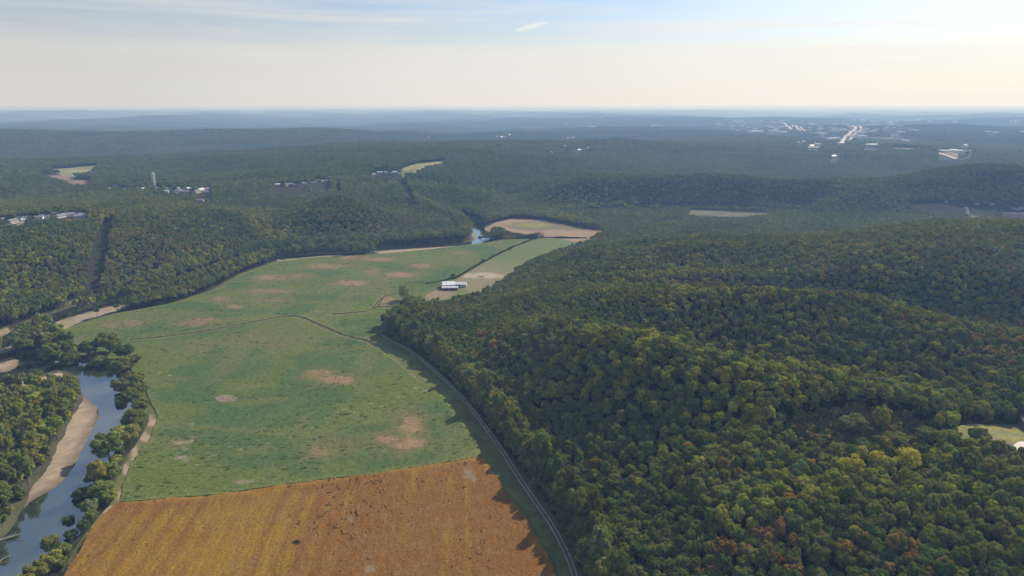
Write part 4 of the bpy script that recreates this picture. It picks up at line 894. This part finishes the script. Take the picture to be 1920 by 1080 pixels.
riv = [(u, v, rp * (1.06 if v < 735 else 1.0), p) for u, v, rp, p in riv]
riv.sort(key=lambda t: t[1])
for i, (u, v, rp, p) in enumerate(riv):
    sz = 'big' if rp > 21 else 'small' if rp < 15 else 'medium'
    nt(u, v, rp, p, '%s %s bank tree between river and fields, %s from the far end' % (sz, PN[p], ORD[i] if i < 25 else 'thirty-first' if False else (['twenty-sixth', 'twenty-seventh', 'twenty-eighth', 'twenty-ninth', 'thirtieth', 'thirty-first', 'thirty-second', 'thirty-third', 'thirty-fourth', 'thirty-fifth', 'thirty-sixth'][i - 25])), 'n', None, 'trees along the right river bank')
nt(757, 540, 15, 3, 'thin-leaved lone tree standing in the green field near the farm sheds', 's')
nt(957, 464, 4.5, 0, 'round dark tree on the field hedge, nearest the far fields', 'n'); nt(925, 479, 3.5, 0, 'small dark tree midway along the field hedge', 'n')
nt(905, 486, 3, 0, 'smallest dark bush tree on the field hedge', 'n'); nt(849, 516, 6, 0, 'dark bushy tree at the near end of the field hedge by the sheds', 'n')
nt(1017, 441, 3.6, 0, 'single small tree standing at the edge of the far brown field', 'n')
nt(41, 704, 6, 3, 'tiny grey green sapling on the spit at the river bend', 'n'); nt(72, 699, 9, 0, 'small dark tree beside the sapling on the river spit', 'n')
nt(1600, 862, 24, 6, 'bright yellow tree at the lower edge of the rough clearing, leftmost of three', 's'); nt(1648, 853, 20, 6, 'bright yellow tree, middle of three below the rough clearing', 's'); nt(1705, 848, 26, 6, 'broad bright yellow tree, rightmost of three below the rough clearing', 's')
nt(1612, 878, 10, 6, 'small yellow crown just below the leftmost bright yellow tree', 's'); nt(1722, 838, 12, 4, 'yellow green crown behind the rightmost bright yellow tree', 'n')
nt(1500, 925, 13, 7, 'golden tree standing out among green crowns below the clearing', 's')
nt(1655, 782, 17, 2, 'tall conical olive tree standing alone in the rough clearing', 'c'); nt(1600, 790, 26, 3, 'broad grey green tree in the middle of the rough clearing', 'n')
nt(1459, 785, 14, 3, 'rounded grey green tree at the left end of the rough clearing', 'n'); nt(1617, 828, 16, 1, 'compact dark crown inside the rough clearing above the yellow trees', 'n')
nt(1680, 822, 22, 2, 'wide olive tree in the rough clearing right of centre', 'n'); nt(1682, 793, 12, 1, 'narrow green tree beside the tall conical olive tree', 'n'); nt(1520, 845, 24, 1, 'big green tree at the lower left of the rough clearing', 'n')
nt(1396, 800, 14, 4, 'pale yellow green tree before the dark wood edge', 'n'); nt(1740, 815, 20, 1, 'dark green tree between rough clearing and mown plot', 'n'); nt(1780, 820, 24, 1, 'broad green tree at the left edge of the mown plot', 'n')

TREES = []        # dict of individuals
def zc_of(kind, R_): return R_ * (1.55 if kind != 'c' else 2.0)
placed = []
for u, v, rp, pal, label, kind, zc, group in NOT:
    x, y = hit(u, v, 9.0); d = math.sqrt(x * x + y * y + (H - 8) ** 2); rad = rp / FPX * d
    x, y = hit(u, v, rad * (.9 if kind == 'n' else 1.6)); placed.append((x, y, rad * .95)); rad *= .88
    TREES.append(dict(x=x, y=y, r=rad, c=pal, label=label, kind=kind, group=group, sz={'n': .82, 's': 1.0, 'c': 1.15}[kind], note=True))
SCRUB = ph([(1040, 398), (1180, 388), (1330, 384), (1520, 392), (1530, 405), (1400, 416), (1250, 426), (1140, 442), (1125, 428)])
TSG = 1.0 if (TRACK[5][0] - TRACK[0][0]) * 0 + (-(TRACK[8][1] - TRACK[7][1])) > 0 else -1.0     # wood side of the track
def forest_points():
    out = []
    for r0, r1, sp, lod in ((135, 480, 4.75, 0), (480, 1400, 4.75, 1), (1400, 3300, 6.3, 2), (3300, 12500, 25, 3)):
        X, Y = scatter(r0, r1, sp); ok = open_mask(X, Y, 1 if lod < 3 else .0); X, Y = X[ok], Y[ok]
        if lod < 2:
            for x, y, q in placed:
                l = math.hypot(x, y); m = (np.hypot(X - x, Y - y) > q + 1.0) & (np.hypot(X - x * (1 - 7 / l), Y - y * (1 - 7 / l)) > q * .6 + .5); X, Y = X[m], Y[m]
            m = hgt(X, Y) > -1.2; X, Y = X[m], Y[m]
            bot = (X < -70) & (np.hypot(X, Y) < 720) & (RNG.uniform(0, 1, len(X)) < .48); X, Y = X[~bot], Y[~bot]
        c, col = tints(X, Y); n = len(X)
        if lod < 3: r_ = sp * .60 * np.exp(np.clip(RNG.normal(size=n), -2.0, 1.7) * .19); sz = sp * .60 * 1.12 * (RNG.uniform(.82, 1.42, n) if lod == 0 else RNG.uniform(.86, 1.28, n))
        else: r_ = np.full(n, sp * .72); sz = r_ * .7; col = (col * .4 + PC[1] * .6) * .5  # patch tint darkened: paints in the shade between crowns the coarse mesh lacks
        if lod == 2: col = (col * .55 + PC[[0, 1]].mean(0) * .45) * .68  # far crowns evened out, then darkened in colour to stand in for self-shadow
        if lod < 2:      # the big trees of the river bottom
            m = (X < -70) & (np.hypot(X, Y) < 720); r_[m] *= 1.42; sz[m] *= 1.5
            m = (segdist(X, Y, BACKRIVER, False) < 34) & ~m; r_[m] *= 1.25; sz[m] *= 1.55
        if lod in (1, 2):
            m = inpoly(X, Y, SCRUB) & (fbm(X / 35, Y / 35, 88, 3) > .30); r_[m] *= .62; sz[m] *= .45; col[m] = col[m] * .4 + np.array((0.20, 0.215, 0.10)) * .7
        if lod < 2: g_ = c < 4; col[g_] = col[g_] * .72 + PC[[0, 1, 3]].mean(0) * .28
        # crowns are dropped so the stem below is hidden in the closed wood but the height stays tree-like
        base = {0: sz * .7 + 2.5, 1: sz * .7 + 2.5, 2: sz * .7 + 1.5, 3: sz * 0 - 1.0}[lod]
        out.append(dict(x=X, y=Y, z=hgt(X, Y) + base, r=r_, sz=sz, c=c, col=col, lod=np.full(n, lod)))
    # brush on the rough clearing and along open edges
    P_ = np.array(BRUSH); x0, y0 = P_.min(0); x1, y1 = P_.max(0); n = 2200; X = RNG.uniform(x0, x1, n); Y = RNG.uniform(y0, y1, n); m = inpoly(X, Y, BRUSH); X, Y = X[m], Y[m]; n = len(X)
    r_ = np.where(RNG.uniform(0, 1, n) < .05, RNG.uniform(2.0, 3.6, n), RNG.uniform(.5, 1.6, n)); c = RNG.choice([0, 2, 3, 5, 3, 1, 4, 2], n); col = PC[c] * np.array((1.1, 1.0, 1.15)) * .9; out.append(dict(x=X, y=Y, z=hgt(X, Y) + .1, r=r_, sz=r_ * .9, c=c, col=col, lod=np.full(n, 1)))
    X, Y = scatter(140, 520, 7.5); m = open_mask(X, Y) & (hgt(X, Y) > -1.5); X, Y = X[m], Y[m]; n = len(X); r_ = RNG.uniform(1.4, 3.2, n); c, col = tints(X, Y)
    out.append(dict(x=X, y=Y, z=hgt(X, Y) + .3, r=r_, sz=r_ * RNG.uniform(.9, 1.8, n), c=c, col=col, lod=np.full(n, 1)))
    # undergrowth that closes the wood's edge and the river bank
    P2 = np.array(TRACK); s_ = np.concatenate([[0], np.cumsum(np.hypot(*(np.diff(P2, axis=0).T)))]); q = np.arange(0, s_[-1], 5.5); n = len(q)
    x, y = np.interp(q, s_, P2[:, 0]), np.interp(q, s_, P2[:, 1]); tx, ty = np.gradient(x), np.gradient(y); l = np.hypot(tx, ty)
    for off, hh in ((7.5, 6.5), (11.5, 8.0)):
        sg = np.sign((-ty / l * 1.0) * 0 + 1); X = x - ty / l * off * TSG + RNG.normal(size=n) * 1.2; Y = y + tx / l * off * TSG + RNG.normal(size=n) * 1.2
        m = np.hypot(X, Y) > 150; X, Y = X[m], Y[m]; k_ = len(X); r_ = RNG.uniform(3.6, 5.4, k_); sz = RNG.uniform(.8, 1.2, k_) * hh; c, col = tints(X, Y)
        out.append(dict(x=X, y=Y, z=hgt(X, Y) + 4, r=r_, sz=sz, c=c, col=col, lod=np.where(np.hypot(X, Y) < 560, 0, 1)))
    for P, mg, n, w in ((TRACK, 4.5, 900, 7.0), (WATER, 3.0, 900, 5.0)):
        P2 = np.array(P); i = RNG.integers(0, len(P2) - 1, n); t = RNG.uniform(0, 1, n); X = P2[i, 0] * (1 - t) + P2[i + 1, 0] * t + RNG.normal(size=n) * w; Y = P2[i, 1] * (1 - t) + P2[i + 1, 1] * t + RNG.normal(size=n) * w
        d = np.hypot(X, Y); m = open_mask(X, Y) & (d > 140) & (np.abs(np.arctan2(X, Y)) < R(54)) & (hgt(X, Y) > -1.7); X, Y = X[m], Y[m]; n = len(X)
        r_ = RNG.uniform(1.0, 2.8, n); c, col = tints(X, Y); out.append(dict(x=X, y=Y, z=hgt(X, Y), r=r_, sz=r_ * 1.1, c=c, col=col, lod=np.full(n, 1)))
    return {k: np.concatenate([o[k] for o in out]) for k in out[0]}
FP = forest_points()
# the trees that show largest become objects of their own
fwd = FP['y'] * math.cos(PITCH) - (FP['z'] + FP['sz'] * .6 - H) * math.sin(PITCH)
pu = 960 + FPX * FP['x'] / fwd; pv = 540 - FPX * (FP['y'] * math.sin(PITCH) + (FP['z'] + FP['sz'] * .6 - H) * math.cos(PITCH)) / fwd
show = np.where((pu > -8) & (pu < 1928) & (pv > 0) & (pv < 1092), FP['r'] / fwd, 0)
NI = 300 - len(TREES)
top = np.argsort(-show)[:NI]
keep = np.ones(len(FP['x']), bool); keep[top] = False
cls = []
for i in top: TREES.append(dict(x=FP['x'][i], y=FP['y'][i], r=FP['r'][i], sz=FP['sz'][i] / FP['r'][i], col=FP['col'][i], c=int(FP['c'][i]), kind='n', note=False, u=pu[i], v=pv[i], group=None))
# names for the others: band by band, ordered from the left
wood = [t for t in TREES if not t['note']]
def nth(i):
    if i < 20: return ORD[i]
    tens = ['twenty', 'thirty', 'forty', 'fifty', 'sixty', 'seventy', 'eighty', 'ninety'][i // 10 - 2 + (1 if i % 10 == 9 else 0)] if False else None
    n = i + 1; suf = 'th' if 10 <= n % 100 <= 20 else {1: 'st', 2: 'nd', 3: 'rd'}.get(n % 10, 'th'); return '%d%s' % (n, suf)
BAND = ['bottom', 'second', 'third', 'fourth', 'fifth', 'sixth', 'seventh', 'eighth', 'ninth', 'tenth']
def label_wood():
    for side, nm, gp in ((0, 'left bank wood', 'near trees of the left bank wood'), (1, 'right hand wood', 'near trees of the right hand wood')):
        S = [t for t in wood if (t['u'] > 600) == bool(side)]
        for b in range(10):
            B = [t for t in S if min(9, max(0, int((1085 - t['v']) / 42))) == b]
            for c in range(8):
                q = sorted([t for t in B if t['c'] == c], key=lambda t: t['u'])
                for i, t in enumerate(q):
                    t['label'] = '%s tree crown, %s of its colour from left, %s row up, %s' % (PN[c], nth(i), BAND[b], nm); t['group'] = gp
label_wood()
def make_tree(t, k):
    root = empty('broadleaf_tree' if t['kind'] != 'c' else 'conical_tree', (t['x'], t['y'], float(hgt(t['x'], t['y']))))
    src = {'n': NEARM[k % 8], 's': SPARSEM, 'c': CONEM}[t['kind']]
    r_ = t['r']; s = t['sz'] * r_; zb = (.45 if t['note'] else .7) * s + (0 if t['note'] else 2.5); root.rotation_euler = (0, 0, (k * 2.1) % 6.28)
    c = bpy.data.objects.new('crown', src.data); COL.objects.link(c); c.parent = root; c.location = (0, 0, zb); c.scale = (r_, r_, s)
    col = t.get('col'); col = PC[t['c']] * random.uniform(.9, 1.15) if col is None else col
    c['tint'] = [float(col[0]), float(col[1]), float(col[2])]
    tr = bpy.data.objects.new('trunk', TRM[k % 4]); COL.objects.link(tr); tr.parent = root; tr.location = (0, 0, zb); tr.scale = (r_, r_, s)
    tag(root, t['label'], 'tree', t.get('group')); return root
for k, t in enumerate(TREES): make_tree(t, k)

# hedges between the far fields
def hedge(P, w, h, name, label, n):
    P = np.array(P); s = np.concatenate([[0], np.cumsum(np.hypot(*(np.diff(P, axis=0).T)))]); r = np.random.default_rng(n)
    q = r.uniform(0, s[-1], n); x = np.interp(q, s, P[:, 0]) + r.normal(size=n) * w * .4; y = np.interp(q, s, P[:, 1]) + r.normal(size=n) * w * .4
    hh = h * (.4 + vnoise(q / 9, q * 0, 3)); z = r.uniform(0, 1, n) ** .7 * hh; c = np.stack([x, y, z + .2], -1)
    d = r.normal(size=(n, 3)); d[:, 2] = np.abs(d[:, 2]); d /= np.linalg.norm(d, axis=1)[:, None]; t1 = np.cross(d, r.normal(size=(n, 3))); t1 /= np.linalg.norm(t1, axis=1)[:, None]; t2 = np.cross(d, t1); S = .55
    V = np.stack([c + t1 * S, c - t1 * S * .5 + t2 * S, c - t1 * S * .5 - t2 * S], 1).reshape(-1, 3)
    o = mesh_np(name, V, np.arange(len(V)).reshape(-1, 3), M_LEAF); at = o.data.attributes.new('leafv', 'FLOAT', 'POINT'); at.data.foreach_set('value', np.repeat(r.uniform(0, 1, n), 3).astype(np.float32))
    o['tint'] = [0.05, 0.07, 0.03]; tag(o, label, 'hedge')
hedge(pz([(800, 533), (850, 524), (900, 495), (960, 464), (1008, 446)]), 1.5, 1.5, 'hedge', 'long low hedge running diagonally between green field and pale field', 9000)
hedge(pz([(908, 444), (950, 447), (1000, 447), (1012, 446)]), 8, 9, 'hedge', 'thick dark hedge below the far brown field, right of the river glint', 7000)
hedge(pz([(1012, 446), (1060, 447), (1100, 447)]), 2, 2.0, 'hedge', 'thin hedge line between the far brown field and the pale field', 3000)

# ---- the wood: one object, crowns set on points
def build_forest():
    k = keep; n = int(k.sum()); me = bpy.data.meshes.new('woodland'); me.vertices.add(n)
    me.vertices.foreach_set('co', np.stack([FP['x'][k], FP['y'][k], FP['z'][k]], -1).astype(np.float32).ravel())
    lod = FP['lod'][k]; var = np.zeros(n, np.int32); g = RNG.integers(0, 1000, n)
    var = np.where(lod == 0, g % 6, np.where(lod == 1, 6 + g % 5, np.where(lod == 2, 11 + g % 4, 15 + g % 4))).astype(np.int32)
    def add(nm, ty, arr, key):
        a = me.attributes.new(nm, ty, 'POINT'); a.data.foreach_set(key, np.ascontiguousarray(arr).ravel())
    add('variant', 'INT', var, 'value'); add('rotz', 'FLOAT', RNG.uniform(0, 6.28, n).astype(np.float32), 'value')
    add('size', 'FLOAT_VECTOR', np.stack([FP['r'][k], FP['r'][k], FP['sz'][k]], -1).astype(np.float32), 'vector')
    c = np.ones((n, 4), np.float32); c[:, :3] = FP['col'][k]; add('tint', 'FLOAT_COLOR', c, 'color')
    o = bpy.data.objects.new('woodland', me); COL.objects.link(o); tag(o, None, None, None, 'stuff'); o['label'] = 'mixed green and autumn woodland covering the hills'
    ng = bpy.data.node_groups.new('woodland', 'GeometryNodeTree'); ng.interface.new_socket('Geometry', in_out='INPUT', socket_type='NodeSocketGeometry'); ng.interface.new_socket('Geometry', in_out='OUTPUT', socket_type='NodeSocketGeometry')
    N = ng.nodes; L = ng.links; gi = N.new('NodeGroupInput'); go = N.new('NodeGroupOutput'); j = N.new('GeometryNodeJoinGeometry')
    def named(nm, ty): q = N.new('GeometryNodeInputNamedAttribute'); q.data_type = ty; q.inputs[0].default_value = nm; return [s for s in q.outputs if s.enabled][0]
    va = named('variant', 'INT'); rz = named('rotz', 'FLOAT'); sz = named('size', 'FLOAT_VECTOR'); cx = N.new('ShaderNodeCombineXYZ'); L.new(rz, cx.inputs[2])
    for i, src in enumerate(NEARS + MID + FARC + PATCHM):
        cmp_ = N.new('FunctionNodeCompare'); cmp_.data_type = 'INT'; cmp_.operation = 'EQUAL'
        L.new(va, [s for s in cmp_.inputs if s.enabled][0]); [s for s in cmp_.inputs if s.enabled][1].default_value = i
        oi = N.new('GeometryNodeObjectInfo'); oi.inputs['Object'].default_value = src; oi.transform_space = 'ORIGINAL'
        ip = N.new('GeometryNodeInstanceOnPoints'); L.new(gi.outputs[0], ip.inputs['Points']); L.new(cmp_.outputs[0], ip.inputs['Selection']); L.new(oi.outputs['Geometry'], ip.inputs['Instance'])
        L.new(cx.outputs[0], ip.inputs['Rotation']); L.new(sz, ip.inputs['Scale']); L.new(ip.outputs[0], j.inputs[0])
    L.new(j.outputs[0], go.inputs[0]); md = o.modifiers.new('wood', 'NODES'); md.node_group = ng
    me.materials.append(M_LEAF)
    print('WOODLAND', n, np.bincount(lod))
build_forest()

# ------------------------------------------------------------------ haze
def build_haze():
    D = 90000; zt = H + 4
    zmax = float(Z.max()); print('ZMAX', zmax, 'ntrees', len(TREES))
    b = MB().box(-D, D, -3000, D, -8, zt); 
    m, nt_, N, L = mat_new('haze'); out = N.new('ShaderNodeOutputMaterial'); v = N.new('ShaderNodeVolumePrincipled')
    v.inputs['Color'].default_value = (0.35, 0.58, 1.0, 1); v.inputs['Absorption Color'].default_value = (1, 1, 1, 1); v.inputs['Density'].default_value = HAZE; v.inputs['Anisotropy'].default_value = 0.15
    L.new(v.outputs[0], out.inputs['Volume']); o = b.build('haze', m); o['kind'] = 'stuff'
    m.cycles.homogeneous_volume = True
HAZE = 1.5e-4
build_haze()
